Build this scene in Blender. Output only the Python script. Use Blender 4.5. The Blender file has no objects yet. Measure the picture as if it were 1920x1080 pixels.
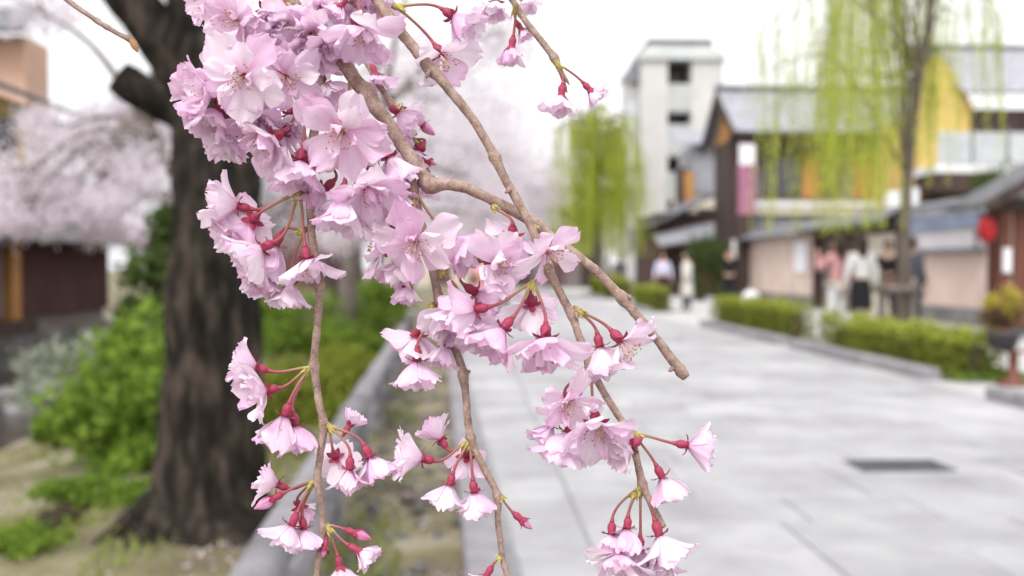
import bpy, math, random
import numpy as np
from mathutils import Vector, Matrix, noise
random.seed(7); RNG = np.random.default_rng(7)
sc = bpy.context.scene
C = sc.collection

# ------------------------------------------------------------------ camera
W0, H0, FPX = 1920.0, 1080.0, 1867.0
VPX, VPY = 880.0, 505.0                      # where the street vanishes
CAM = Vector((0, 0, 1.15))
YAW = math.atan((960 - VPX) / FPX); PIT = math.atan((540 - VPY) / FPX)
FWD = Vector((math.sin(YAW) * math.cos(PIT), math.cos(YAW) * math.cos(PIT), -math.sin(PIT)))
RGT = Vector((math.cos(YAW), -math.sin(YAW), 0))
UPV = RGT.cross(FWD)
FOCUS = 0.37
cd = bpy.data.cameras.new('camera'); cam = bpy.data.objects.new('camera', cd); C.objects.link(cam)
cam.matrix_world = Matrix.Translation(CAM) @ Matrix((RGT, UPV, -FWD)).transposed().to_4x4()
cd.sensor_width = 36.0; cd.lens = 36.0 * FPX / W0
cd.clip_start = 0.02; cd.clip_end = 3000
cd.dof.use_dof = True; cd.dof.focus_distance = FOCUS; cd.dof.aperture_fstop = 9.2; cd.dof.aperture_blades = 0
sc.camera = cam

# ------------------------------------------------------------------ world, sun, exposure
SUN_EL, SUN_AZ = math.radians(52), math.radians(205)      # azimuth from +Y towards +X
wd = bpy.data.worlds.new('World'); sc.world = wd; wd.use_nodes = True
nt = wd.node_tree; nt.nodes.clear()
sky = nt.nodes.new('ShaderNodeTexSky'); sky.sky_type = 'NISHITA'; sky.sun_disc = False
sky.sun_elevation = SUN_EL; sky.sun_rotation = SUN_AZ; sky.air_density = 1.0; sky.dust_density = 6.0; sky.ozone_density = 1.0
hs = nt.nodes.new('ShaderNodeHueSaturation'); hs.inputs['Saturation'].default_value = 0.10; hs.inputs['Value'].default_value = 1.0
bg = nt.nodes.new('ShaderNodeBackground'); bg.inputs['Strength'].default_value = 0.15
wo = nt.nodes.new('ShaderNodeOutputWorld')
nt.links.new(sky.outputs[0], hs.inputs['Color']); cl = nt.nodes.new('ShaderNodeMix'); cl.data_type = 'RGBA'; cl.inputs[0].default_value = .62; cl.inputs[7].default_value = (6.6, 6.6, 6.75, 1)   # even overcast layer over the clear sky
nt.links.new(hs.outputs[0], cl.inputs[6]); nt.links.new(cl.outputs[2], bg.inputs[0]); nt.links.new(bg.outputs[0], wo.inputs[0])
sl = bpy.data.lights.new('sun', 'SUN'); sl.energy = 1.1; sl.angle = math.radians(24); sl.color = (1.0, 0.975, 0.95)
so = bpy.data.objects.new('sun', sl); C.objects.link(so)
sd = Vector((math.sin(SUN_AZ) * math.cos(SUN_EL), math.cos(SUN_AZ) * math.cos(SUN_EL), math.sin(SUN_EL)))
so.rotation_euler = (-sd).to_track_quat('-Z', 'Y').to_euler(); so.location = (0, 0, 30)
vs = sc.view_settings; vs.view_transform = 'Standard'; vs.look = 'None'; vs.gamma = 1.0; vs.exposure = 0.76; vs.use_curve_mapping = False
sc.cycles.use_denoising = True; sc.cycles.max_bounces = 7; sc.cycles.diffuse_bounces = 4; sc.cycles.transmission_bounces = 5
sc.cycles.transparent_max_bounces = 4; sc.cycles.sample_clamp_indirect = 6; sc.cycles.caustics_reflective = False; sc.cycles.caustics_refractive = False

# ------------------------------------------------------------------ helpers
def ray(px, py): return FWD + RGT * ((px - 960) / FPX) - UPV * ((py - 540) / FPX)
def P(px, py, dz=0.0): return CAM + ray(px, py) * (FOCUS + dz)          # foreground: depth along the lens axis
def AT(px, py, y): r = ray(px, py); return CAM + r * (y / r.y)          # the point of that ray at street distance y
def G(px, py, z=0.0): r = ray(px, py); return CAM + r * ((z - CAM.z) / r.z)

ORG = {}
def setp(o, label=None, cat=None, group=None, kind=None):
    if label: o['label'] = label
    if cat: o['category'] = cat
    if group: o['group'] = group
    if kind: o['kind'] = kind
    return o
def empty(name, loc, label=None, cat=None, group=None):
    o = bpy.data.objects.new(name, None); C.objects.link(o); o.location = loc; o.empty_display_size = 0.1
    ORG[o.name] = Vector(loc); return setp(o, label, cat, group)
def link(name, me, parent=None, loc=None):
    o = bpy.data.objects.new(name, me); C.objects.link(o)
    if parent: o.parent = parent
    if loc is not None: o.location = loc
    return o

class MB:
    def __init__(s): s.v = []; s.f = []; s.uv = None
    def quad(s, a, b, c, d):
        n = len(s.v); s.v += [tuple(a), tuple(b), tuple(c), tuple(d)]; s.f.append((n, n + 1, n + 2, n + 3)); return s
    def box(s, x0, y0, z0, x1, y1, z1, M=None, bev=0.0):
        n = len(s.v)
        if bev <= 0:
            vs_ = [(x, y, z) for z in (z0, z1) for y in (y0, y1) for x in (x0, x1)]
            fs = [(0, 2, 3, 1), (4, 5, 7, 6), (0, 1, 5, 4), (2, 6, 7, 3), (0, 4, 6, 2), (1, 3, 7, 5)]
        else:                                    # chamfered on top edges
            b = bev
            vs_ = [(x0, y0, z0), (x1, y0, z0), (x1, y1, z0), (x0, y1, z0), (x0, y0, z1 - b), (x1, y0, z1 - b), (x1, y1, z1 - b), (x0, y1, z1 - b),
                   (x0 + b, y0 + b, z1), (x1 - b, y0 + b, z1), (x1 - b, y1 - b, z1), (x0 + b, y1 - b, z1)]
            fs = [(3, 2, 1, 0)] + [(i, (i + 1) % 4, 4 + (i + 1) % 4, 4 + i) for i in range(4)] + [(4 + i, 4 + (i + 1) % 4, 8 + (i + 1) % 4, 8 + i) for i in range(4)] + [(8, 9, 10, 11)]
        s.v += [tuple(M @ Vector(v)) if M else v for v in vs_]; s.f += [tuple(i + n for i in f) for f in fs]; return s
    def bar(s, a, b, w, h=None):                 # a beam of w x h between two points
        a = Vector(a); b = Vector(b); h = h or w; d = (b - a).normalized()
        up = Vector((0, 0, 1)) if abs(d.z) < .95 else Vector((0, 1, 0))
        x = d.cross(up).normalized() * (w / 2); z = x.normalized().cross(d) * (h / 2); n = len(s.v)
        for p in (a, b): s.v += [tuple(p - x - z), tuple(p + x - z), tuple(p + x + z), tuple(p - x + z)]
        s.f += [tuple(i + n for i in f) for f in ((0, 3, 2, 1), (4, 5, 6, 7), (0, 1, 5, 4), (1, 2, 6, 5), (2, 3, 7, 6), (3, 0, 4, 7))]; return s
    def tube(s, pts, rad, seg=10, rough=0.0, fr=30.0, cap=True, ridge=0.0):
        pts = [Vector(p) for p in pts]; n0 = len(s.v); t = (pts[1] - pts[0]).normalized()
        up = t.orthogonal().normalized()
        for i, p in enumerate(pts):
            t2 = (pts[min(i + 1, len(pts) - 1)] - pts[max(i - 1, 0)]).normalized()
            up = (up - t2 * up.dot(t2)).normalized(); sd_ = t2.cross(up)
            for k in range(seg):
                a = 2 * math.pi * k / seg; d = up * math.cos(a) + sd_ * math.sin(a); r = rad[i]
                if rough: r *= 1 + rough * noise.noise((p + d * rad[i]) * fr) + rough * .5 * noise.noise((p + d * rad[i]) * fr * 2.7)
                if ridge: r *= 1 + ridge * noise.noise(Vector((math.cos(a) * 3, math.sin(a) * 3, i * .12)))
                s.v.append(tuple(p + d * r))
        m = len(pts)
        for i in range(m - 1):
            for k in range(seg):
                k2 = (k + 1) % seg
                s.f.append((n0 + i * seg + k, n0 + i * seg + k2, n0 + (i + 1) * seg + k2, n0 + (i + 1) * seg + k))
        if cap:
            s.f.append(tuple(n0 + k for k in reversed(range(seg)))); s.f.append(tuple(n0 + (m - 1) * seg + k for k in range(seg)))
        return s
    def lathe(s, prof, seg=12, M=None, c=(0, 0, 0)):    # (radius, z) pairs
        n0 = len(s.v); c = Vector(c)
        for r, z in prof:
            for k in range(seg):
                a = 2 * math.pi * k / seg; v = Vector((r * math.cos(a), r * math.sin(a), z)); v = (M @ v) if M else v
                s.v.append(tuple(v + c))
        for i in range(len(prof) - 1):
            for k in range(seg):
                k2 = (k + 1) % seg; s.f.append((n0 + i * seg + k, n0 + i * seg + k2, n0 + (i + 1) * seg + k2, n0 + (i + 1) * seg + k))
        s.f.append(tuple(n0 + k for k in reversed(range(seg)))); s.f.append(tuple(n0 + (len(prof) - 1) * seg + k for k in range(seg)))
        return s
    def mesh(s, name, mat, org=(0, 0, 0), smooth=False):
        me = bpy.data.meshes.new(name); o = Vector(org)
        me.from_pydata([(v[0] - o.x, v[1] - o.y, v[2] - o.z) for v in s.v], [], s.f); me.materials.append(mat)
        if smooth: me.polygons.foreach_set('use_smooth', [True] * len(me.polygons))
        me.update(); return me
    def build(s, name, mat, parent=None, smooth=False, org=None):
        if parent is not None:
            o = link(name, s.mesh(name, mat, ORG[parent.name], smooth), parent); ORG[o.name] = ORG[parent.name]; return o
        if org is None:
            a = np.array(s.v); org = Vector((a[:, 0].mean(), a[:, 1].mean(), a[:, 2].min()))
        o = link(name, s.mesh(name, mat, org, smooth), None, org); ORG[o.name] = Vector(org); return o

def spline(pts, rad, step):
    """Catmull-Rom through pts, resampled about every step metres."""
    pts = [Vector(p) for p in pts]; op, orr = [], []
    for i in range(len(pts) - 1):
        p0 = pts[max(i - 1, 0)]; p1 = pts[i]; p2 = pts[i + 1]; p3 = pts[min(i + 2, len(pts) - 1)]
        d01, d12, d23 = (max((b_ - a_).length, 1e-9) ** .5 for a_, b_ in ((p0, p1), (p1, p2), (p2, p3)))
        m1 = p2 - p1 if i == 0 else ((p1 - p0) / d01 - (p2 - p0) / (d01 + d12) + (p2 - p1) / d12) * d12
        m2 = p2 - p1 if i == len(pts) - 2 else ((p2 - p1) / d12 - (p3 - p1) / (d12 + d23) + (p3 - p2) / d23) * d12
        n = max(2, int((p2 - p1).length / step))
        for k in range(n):
            t = k / n; t2 = t * t; t3 = t2 * t
            op.append(p1 * (2 * t3 - 3 * t2 + 1) + m1 * (t3 - 2 * t2 + t) + p2 * (3 * t2 - 2 * t3) + m2 * (t3 - t2))
            orr.append(rad[i] + (rad[i + 1] - rad[i]) * t)
    op.append(pts[-1]); orr.append(rad[-1]); return op, orr

def np_mesh(name, verts, nper, mat, org):
    """verts: (N, nper, 3): N separate polygons of nper corners."""
    N = verts.shape[0]; me = bpy.data.meshes.new(name); v = (verts - np.array(org)).reshape(-1, 3).astype(np.float32)
    me.vertices.add(len(v)); me.vertices.foreach_set('co', v.ravel())
    me.loops.add(N * nper); me.loops.foreach_set('vertex_index', np.arange(N * nper, dtype=np.int32))
    me.polygons.add(N); me.polygons.foreach_set('loop_start', np.arange(0, N * nper, nper, dtype=np.int32))
    me.materials.append(mat); me.update(calc_edges=True); return me
def leaves(c, length, width, d=None, jit=1.0):
    """pointed leaves at centres c (N,3); d: preferred direction, jit: how far they stray from it."""
    N = len(c); r = RNG.normal(size=(N, 3)); r /= np.linalg.norm(r, axis=1, keepdims=True)
    if d is not None: r = np.array(d) + r * jit; r /= np.linalg.norm(r, axis=1, keepdims=True)
    q = RNG.normal(size=(N, 3)); s = np.cross(r, q); s /= np.linalg.norm(s, axis=1, keepdims=True)
    L = (length * RNG.uniform(.6, 1.25, N))[:, None]; w = (width * RNG.uniform(.6, 1.25, N))[:, None]
    n = np.cross(r, s) * w * .25
    return np.stack([c - r * L * .5, c + s * w * .5 + n, c + r * L * .5, c - s * w * .5 + n], axis=1)

# ------------------------------------------------------------------ materials
def node_mat(name):
    m = bpy.data.materials.new(name); m.use_nodes = True; t = m.node_tree; t.nodes.clear()
    out = t.nodes.new('ShaderNodeOutputMaterial'); return m, t, out
def mat(name, c1, c2=None, scale=4.0, rough=.75, bump=0.0, bscale=None, stretch=(1, 1, 1), detail=5.0, spec=.3, rnd=0.0, metal=0.0, c3=None):
    m, t, out = node_mat(name); p = t.nodes.new('ShaderNodeBsdfPrincipled'); t.links.new(p.outputs[0], out.inputs[0])
    p.inputs['Roughness'].default_value = rough; p.inputs['Specular IOR Level'].default_value = spec; p.inputs['Metallic'].default_value = metal
    tc = t.nodes.new('ShaderNodeTexCoord'); mp = t.nodes.new('ShaderNodeMapping'); mp.inputs['Scale'].default_value = stretch
    t.links.new(tc.outputs['Object'], mp.inputs[0])
    n = t.nodes.new('ShaderNodeTexNoise'); n.inputs['Scale'].default_value = scale; n.inputs['Detail'].default_value = detail; n.inputs['Roughness'].default_value = .62
    t.links.new(mp.outputs[0], n.inputs['Vector'])
    cr = t.nodes.new('ShaderNodeValToRGB'); e = cr.color_ramp.elements; e[0].position = .33; e[1].position = .67
    e[0].color = (*c1, 1); e[1].color = (*(c2 or c1), 1)
    if c3: k = cr.color_ramp.elements.new(.5); k.color = (*c3, 1)
    t.links.new(n.outputs[0], cr.inputs[0]); src = cr.outputs[0]
    if rnd:
        oi = t.nodes.new('ShaderNodeObjectInfo'); mr = t.nodes.new('ShaderNodeMapRange'); mr.inputs['To Min'].default_value = 1 - rnd; mr.inputs['To Max'].default_value = 1 + rnd
        t.links.new(oi.outputs['Random'], mr.inputs[0]); mx = t.nodes.new('ShaderNodeMix'); mx.data_type = 'RGBA'; mx.blend_type = 'MULTIPLY'; mx.inputs[0].default_value = 1
        t.links.new(src, mx.inputs[6]); t.links.new(mr.outputs[0], mx.inputs[7]); src = mx.outputs[2]
    t.links.new(src, p.inputs['Base Color'])
    if bump:
        n2 = t.nodes.new('ShaderNodeTexNoise'); n2.inputs['Scale'].default_value = bscale or scale * 4; n2.inputs['Detail'].default_value = 6
        t.links.new(mp.outputs[0], n2.inputs['Vector']); b = t.nodes.new('ShaderNodeBump'); b.inputs['Strength'].default_value = bump; b.inputs['Distance'].default_value = .02
        t.links.new(n2.outputs[0], b.inputs['Height']); t.links.new(b.outputs[0], p.inputs['Normal'])
    return m
def leaf_mat(name, c1, c2, trans=.45, scale=2.0, isl=.5):
    """thin leaf or petal seen far off: diffuse and translucent, each island a little different."""
    m, t, out = node_mat(name)
    g = t.nodes.new('ShaderNodeNewGeometry'); cr = t.nodes.new('ShaderNodeValToRGB'); e = cr.color_ramp.elements; e[0].color = (*c1, 1); e[1].color = (*c2, 1)
    tc = t.nodes.new('ShaderNodeTexCoord'); n = t.nodes.new('ShaderNodeTexNoise'); n.inputs['Scale'].default_value = scale; t.links.new(tc.outputs['Object'], n.inputs['Vector'])
    mx = t.nodes.new('ShaderNodeMix'); mx.inputs[0].default_value = isl; t.links.new(n.outputs[0], mx.inputs[2]); t.links.new(g.outputs['Random Per Island'], mx.inputs[3])
    t.links.new(mx.outputs[0], cr.inputs[0])
    d = t.nodes.new('ShaderNodeBsdfDiffuse'); tr = t.nodes.new('ShaderNodeBsdfTranslucent'); ms = t.nodes.new('ShaderNodeMixShader'); ms.inputs[0].default_value = trans
    t.links.new(cr.outputs[0], d.inputs[0]); t.links.new(cr.outputs[0], tr.inputs[0]); t.links.new(d.outputs[0], ms.inputs[1]); t.links.new(tr.outputs[0], ms.inputs[2]); t.links.new(ms.outputs[0], out.inputs[0])
    return m
M = {}
M['slab'] = mat('granite_slab', (.275, .27, .285), (.42, .415, .42), 1.6, .8, .25, 60, rnd=.13, detail=9)
M['road'] = mat('road_bedding', (.26, .255, .26), (.33, .33, .33), 3, .9)
M['pave'] = mat('pale_pavement', (.42, .41, .41), (.50, .49, .48), 2, .85)
M['kerb'] = mat('kerb_granite', (.20, .195, .205), (.32, .31, .325), 8, .8, .3, 50, rnd=.08)
M['earth'] = mat('bank_earth', (.10, .075, .058), (.36, .30, .25), 1.1, .95, .5, 20, c3=(.17, .155, .08))
M['far_ground'] = mat('ground', (.12, .10, .08), (.20, .17, .14), .6, .95)
M['stone'] = mat('rail_stone', (.185, .175, .19), (.30, .285, .305), 6, .8, .3, 40)
M['wall_stone'] = mat('embankment_stone', (.10, .095, .095), (.24, .23, .225), 3, .85, .4, 18, rnd=.3)
M['bark'] = mat('dark_bark', (.008, .006, .0055), (.085, .064, .052), 16, .95, 1.0, 40, stretch=(1, 1, .3), c3=(.026, .022, .018), spec=.1)
M['bark2'] = mat('grey_bark', (.09, .075, .065), (.24, .20, .18), 7, .9, .6, 24, stretch=(1, 1, .3))
M['willow_bark'] = mat('willow_bark', (.07, .056, .046), (.17, .14, .11), 8, .9, .5, 26, stretch=(1, 1, .3))
M['cherry_far'] = leaf_mat('far_cherry_petals', (.72, .63, .70), (.97, .925, .955), .6, 2.4, .45)
M['willow'] = leaf_mat('willow_leaves', (.36, .46, .045), (.80, .84, .18), .6, 1.4)
M['hedge'] = leaf_mat('hedge_leaves', (.07, .10, .02), (.38, .42, .07), .45, 3.2)
M['weed'] = leaf_mat('weed_leaves', (.035, .085, .012), (.34, .48, .08), .45, 6.0)
M['ever'] = leaf_mat('evergreen_leaves', (.025, .05, .018), (.15, .20, .06), .35, 2.5)
M['new_growth'] = leaf_mat('new_hedge_leaves', (.36, .44, .05), (.66, .66, .16), .5, 3.0)
M['grass'] = leaf_mat('grass_blades', (.14, .19, .04), (.40, .42, .14), .4, 3.0)
M['litter'] = leaf_mat('fallen_petals', (.35, .27, .28), (.75, .64, .68), .2, 3.0)
M['grey_leaf'] = leaf_mat('grey_green_leaves', (.16, .19, .12), (.50, .53, .44), .4, 4.0)
M['hedge_core'] = mat('hedge_twigs', (.05, .04, .02), (.10, .08, .045), 10, .95)
M['tile'] = mat('roof_tile', (.26, .26, .29), (.38, .38, .42), 3, .55, .2, 20, spec=.5)
M['tile_dark'] = mat('dark_roof_tile', (.10, .10, .11), (.20, .20, .22), 3, .6, .2, 20)
M['wood_dark'] = mat('dark_timber', (.035, .022, .020), (.085, .055, .048), 5, .7, .2, 30, stretch=(1, 1, .15))
M['wood_red'] = mat('red_brown_timber', (.10, .035, .025), (.19, .075, .05), 5, .65, .2, 30, stretch=(1, 1, .15))
M['wood_orange'] = mat('orange_timber', (.36, .16, .05), (.52, .26, .09), 4, .65, stretch=(1, 1, .15))
M['wood_maroon'] = mat('maroon_lattice_wood', (.09, .045, .045), (.16, .085, .08), 5, .75, stretch=(1, 1, .15))
M['plaster_pink'] = mat('pink_beige_plaster', (.58, .44, .385), (.67, .53, .47), 1.4, .9, .1, 30)
M['plaster_cream'] = mat('cream_plaster', (.60, .54, .44), (.72, .65, .54), 1.4, .9)
M['plaster_yellow'] = mat('yellow_plaster', (.60, .42, .13), (.70, .52, .20), 1.2, .9)
M['plaster_orange'] = mat('orange_pink_plaster', (.56, .36, .27), (.66, .45, .36), 1.2, .9)
M['plaster_grey'] = mat('grey_brown_plaster', (.17, .14, .145), (.23, .195, .195), 1.5, .9)
M['white_wall'] = mat('white_concrete', (.50, .49, .48), (.62, .61, .59), .5, .85, .1, 8)
M['grey_wall'] = mat('pale_grey_cladding', (.40, .42, .415), (.48, .50, .49), .6, .8)
M['white'] = mat('white_paint', (.74, .74, .76), (.82, .82, .84), 2, .6)
M['glass'] = mat('window_glass', (.05, .055, .06), (.09, .10, .11), 1, .12, spec=.8)
M['shade_toned_glass'] = mat('shaded_glass', (.012, .013, .016), (.025, .026, .03), 1, .3, spec=.3)  # shade behind the balconies put into the glass colour
M['pane_pale'] = mat('pale_window_glass', (.42, .45, .48), (.55, .58, .60), 1, .2, spec=.7)
M['metal'] = mat('grey_metal', (.16, .16, .18), (.24, .24, .26), 6, .45, metal=.4)
M['iron'] = mat('cast_iron_grate', (.045, .045, .055), (.10, .10, .115), 12, .6, .2, 60)
M['purple'] = mat('purple_cloth', (.31, .13, .20), (.38, .17, .25), 3, .85)
M['red'] = mat('red_paper', (.34, .012, .018), (.44, .025, .03), 3, .6)
M['blue_grey'] = mat('blue_grey_board', (.12, .15, .22), (.26, .30, .40), 2.5, .6)
M['notice'] = mat('notice_board_face', (.50, .47, .50), (.60, .57, .59), 2, .6)
M['pot'] = mat('dark_glazed_pot', (.02, .02, .025), (.05, .045, .05), 6, .35)
M['brown_leaf'] = leaf_mat('bronze_leaves', (.16, .08, .06), (.30, .20, .12), .35, 4)
M['yellow_leaf'] = leaf_mat('yellow_leaves', (.42, .36, .05), (.62, .50, .12), .4, 4)
def water_mat():
    m, t, out = node_mat('river_water'); p = t.nodes.new('ShaderNodeBsdfPrincipled'); t.links.new(p.outputs[0], out.inputs[0])
    p.inputs['Base Color'].default_value = (.045, .04, .03, 1); p.inputs['Roughness'].default_value = .12; p.inputs['IOR'].default_value = 1.33; p.inputs['Specular IOR Level'].default_value = .5
    tc = t.nodes.new('ShaderNodeTexCoord'); n = t.nodes.new('ShaderNodeTexNoise'); n.inputs['Scale'].default_value = 3.5; n.inputs['Detail'].default_value = 4; t.links.new(tc.outputs['Object'], n.inputs['Vector'])
    b = t.nodes.new('ShaderNodeBump'); b.inputs['Strength'].default_value = .8; b.inputs['Distance'].default_value = .06; t.links.new(n.outputs[0], b.inputs['Height']); t.links.new(b.outputs[0], p.inputs['Normal'])
    return m
M['water'] = water_mat()

# ================================================================== the setting
def edge(y): return .13 - .03 * y                       # left edge of the paved street
RX = 4.62                                               # right edge of the paved street
# ground: one sheet, with the river channel cut into it
def ground():
    xs = [-1500, -60, -20, -8.6, -8.30, -8.22, -7.4, -5.6, -4.9, -4.3, -3.7, -3.2, -2.8, -2.4, -2.0, -1.6, -1.2, -.8, -.45, .3, 4, 20, 60, 1500]
    zs = [-.1, -.1, -.1, -.06, -.05, -1.0, -1.0, -.95, -.72, -.52, -.36, -.22, -.12, -.06, -.02, .02, .03, .01, -.02, -.03, -.03, -.03, -.1, -.1]
    ys = [-60, -8] + [i * .5 for i in range(-4, 50)] + [26, 30, 36, 44, 60, 90, 150, 400, 1500]
    mb = MB()
    for y in ys:
        for x, z in zip(xs, zs):
            a = .05 if -5.2 < x < -.4 else 0
            mb.v.append((x + (.5 * a * noise.noise(Vector((x, y * .7, 3))) * 6 if a and x < -2.6 else 0), y, z + a * noise.noise(Vector((x * 1.6, y * 1.6, 0)))))
    n = len(xs)
    for j in range(len(ys) - 1):
        for i in range(n - 1): mb.f.append((j * n + i, j * n + i + 1, (j + 1) * n + i + 1, (j + 1) * n + i))
    setp(mb.build('ground', M['earth'], smooth=True, org=(0, 0, 0)), kind='structure')
ground()
mb = MB(); mb.quad((-8.25, -60, -.62), (-3.6, -60, -.62), (-3.6, 200, -.62), (-8.25, 200, -.62))
setp(mb.build('river', M['water'], org=(-6, 0, -.62)), kind='structure')
# street: bedding sheet + slabs laid one by one
mb = MB(); mb.quad((edge(-8), -8, 0), (RX, -8, 0), (RX, 130, 0), (edge(130), 130, 0))
street = setp(mb.build('street', M['road'], org=(0, 0, 0)), kind='structure')
def slab_row(y, dy, out):
    g = .006
    x = edge(y) + .16; first = True
    while x < RX - .05:
        w = (.50 - x) if first else random.choice((.62, .75, .9, 1.05))
        if RX - (x + w) < .3: w = RX - x
        h = .014 + random.uniform(-.002, .002)
        out.append((x + g, y + g, x + w - g, y + dy - g, h)); x += w; first = False
near_s, far_s = [], []
y = 2.55
while y < 46:
    dy = .47; slab_row(y, dy, near_s if y < 17.5 else far_s); y += dy
for (x0, y0, x1, y1, h) in near_s:
    m_ = MB().box(x0, y0, -.02, x1, y1, h, bev=.006)
    m_.build('paving_slab', M['slab'], street)
m_ = MB()
for (x0, y0, x1, y1, h) in far_s: m_.box(x0, y0, -.02, x1, y1, h, bev=.006)
setp(m_.build('far_paving', M['slab'], street), kind='stuff')
# kerb on the river side
mb = MB(); ysk = [0, 10, 20, 40, 60]
for a, b in zip(ysk[:-1], ysk[1:]): mb.quad((edge(a) - .02, a, .001), (edge(a) + .14, a, .001), (edge(b) + .14, b, .001), (edge(b) - .02, b, .001))
lk = setp(mb.build('river_kerb', M['road'], org=(0, 0, 0)), kind='structure')
y = 1.6
while y < 30:
    R_ = Matrix.Translation((edge(y + .5), y, 0)) @ Matrix.Rotation(math.atan(.03), 4, 'Z')
    MB().box(-.02, .005, -.03, .14, .985, .06, M=R_, bev=.012).build('kerb_stone', M['stone'], lk); y += .99
# pavement on the right
mb = MB(); mb.quad((RX, -8, .003), (10.2, -8, .003), (10.2, 60, .003), (RX, 60, .003))
pavement = setp(mb.build('pavement', M['pave'], org=(7, 0, 0)), kind='structure')
def kerb_run(y0, y1, x):
    mb = MB().box(x + .02, y0 + .02, -.02, x + .12, y1 - .02, .05); k = setp(mb.build('kerb', M['road'], org=(x, y0, 0)), kind='structure')
    n = max(1, round((y1 - y0) / .95)); d = (y1 - y0) / n
    for i in range(n): MB().box(x, y0 + i * d + .005, -.02, x + .2, y0 + (i + 1) * d - .005, .13, bev=.02).build('kerb_stone', M['kerb'], k)
kerb_run(10.05, 14.4, 4.66); kerb_run(14.85, 20.0, 4.66); kerb_run(5.2, 8.5, 4.5); kerb_run(26.2, 30, 4.62); kerb_run(38, 44, 4.95)
for (x0, y0, x1, y1) in ((4.87, 10.0, 5.6, 14.4), (4.87, 14.85, 5.6, 20), (4.84, 26.2, 5.5, 30), (5.18, 38, 6.4, 44)):
    b = MB().box(x0, y0, -.02, x1, y1, .05); setp(b.build('planting_bed', M['earth'], org=(x0, y0, 0)), kind='structure')
# drain cover in the street
p = G(1685, 878); dc = empty('drain_cover', (p.x, p.y, .016), 'dark rectangular iron drain cover set into the stone street', 'drain cover')
fr = MB(); w, d = .27, .16
fr.box(p.x - w, p.y - d, -.01, p.x + w, p.y - d + .03, .02).box(p.x - w, p.y + d - .03, -.01, p.x + w, p.y + d, .02).box(p.x - w, p.y - d + .03, -.01, p.x - w + .03, p.y + d - .03, .0195).box(p.x + w - .03, p.y - d + .03, -.01, p.x + w, p.y + d - .03, .0195)
fr.box(p.x - w + .03, p.y - d + .03, -.01, p.x + w - .03, p.y + d - .03, .0155)
fr.build('frame', M['iron'], dc)
for i in range(11): MB().box(p.x - w + .045 + i * .043, p.y - d + .03, .0155, p.x - w + .068 + i * .043, p.y + d - .03, .0195).build('grate_bar', M['iron'], dc)

# embankment of squared stones on the far side of the river
emb = MB().box(-8.6, -10, -1.0, -8.34, 60, -.06); e_o = emb.build('embankment_wall', M['wall_stone'], org=(-8.3, 10, -1)); setp(e_o, 'grey stone embankment wall along the far side of the river', 'wall')
for r in range(3):
    y = 8 + random.random()
    while y < 30:
        l = random.uniform(.5, .9)
        MB().box(-8.36, y, -.95 + r * .3, -8.14 + random.uniform(-.03, .03), y + l - .03, -.67 + r * .3).build('stone_block', M['wall_stone'], e_o); y += l

# low stone railing between street and bank
def railx(y): return -.455 - .0315 * y
rl = empty('stone_railing', (railx(3), 3, 0), 'weathered grey stone railing with square posts along the river side', 'railing')
ye = [1.2 + i * 1.5 for i in range(0, 12)]
for a, b in zip(ye[:-1], ye[1:]):
    for z, w, h, nm in ((.385, .125, .11, 'top_rail'), (.17, .075, .07, 'lower_rail')):
        pts = [Vector((railx(a + t * (b - a)) + .004 * math.sin(9 * t + a), a + .006 + t * (b - a - .012), z + .006 * math.sin(5 * t + a))) for t in (0, .25, .5, .75, 1)]
        m_ = MB().tube(pts, [w / 2] * 5, 10, .06, 9); m_.v = [(v[0], v[1], z + (v[2] - z) * h / w) for v in m_.v]
        m_.build(nm, M['stone'], rl, True)
for a in ye: MB().box(railx(a) - .055, a - .055, -.1, railx(a) + .055, a + .055, .335, bev=.012).build('post', M['stone'], rl)

# ================================================================== buildings
def tile_sheet(mb, a, b, c, d, n, r=.05, th=.07):
    """tiled slope: a-b along the eave, d-c along the ridge; n rolls running up the slope."""
    a, b, c, d = map(Vector, (a, b, c, d)); nrm = (b - a).cross(d - a).normalized()
    if nrm.z < 0: nrm = -nrm
    m0 = len(mb.v); k = 4
    for i in range(n * k + 1):
        t = i / (n * k); h = r * abs(math.sin(math.pi * i / k))
        for (p, q) in ((a, b), (d, c)): mb.v.append(tuple(p.lerp(q, t) + nrm * h)); mb.v.append(tuple(p.lerp(q, t) - nrm * th))
    for i in range(n * k):
        q = m0 + i * 4
        mb.f += [(q, q + 4, q + 6, q + 2), (q + 1, q + 3, q + 7, q + 5), (q, q + 1, q + 5, q + 4), (q + 2, q + 6, q + 7, q + 3)]
    mb.f += [(m0, m0 + 2, m0 + 3, m0 + 1), (m0 + n * k * 4, m0 + n * k * 4 + 1, m0 + n * k * 4 + 3, m0 + n * k * 4 + 2)]
    return mb
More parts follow.
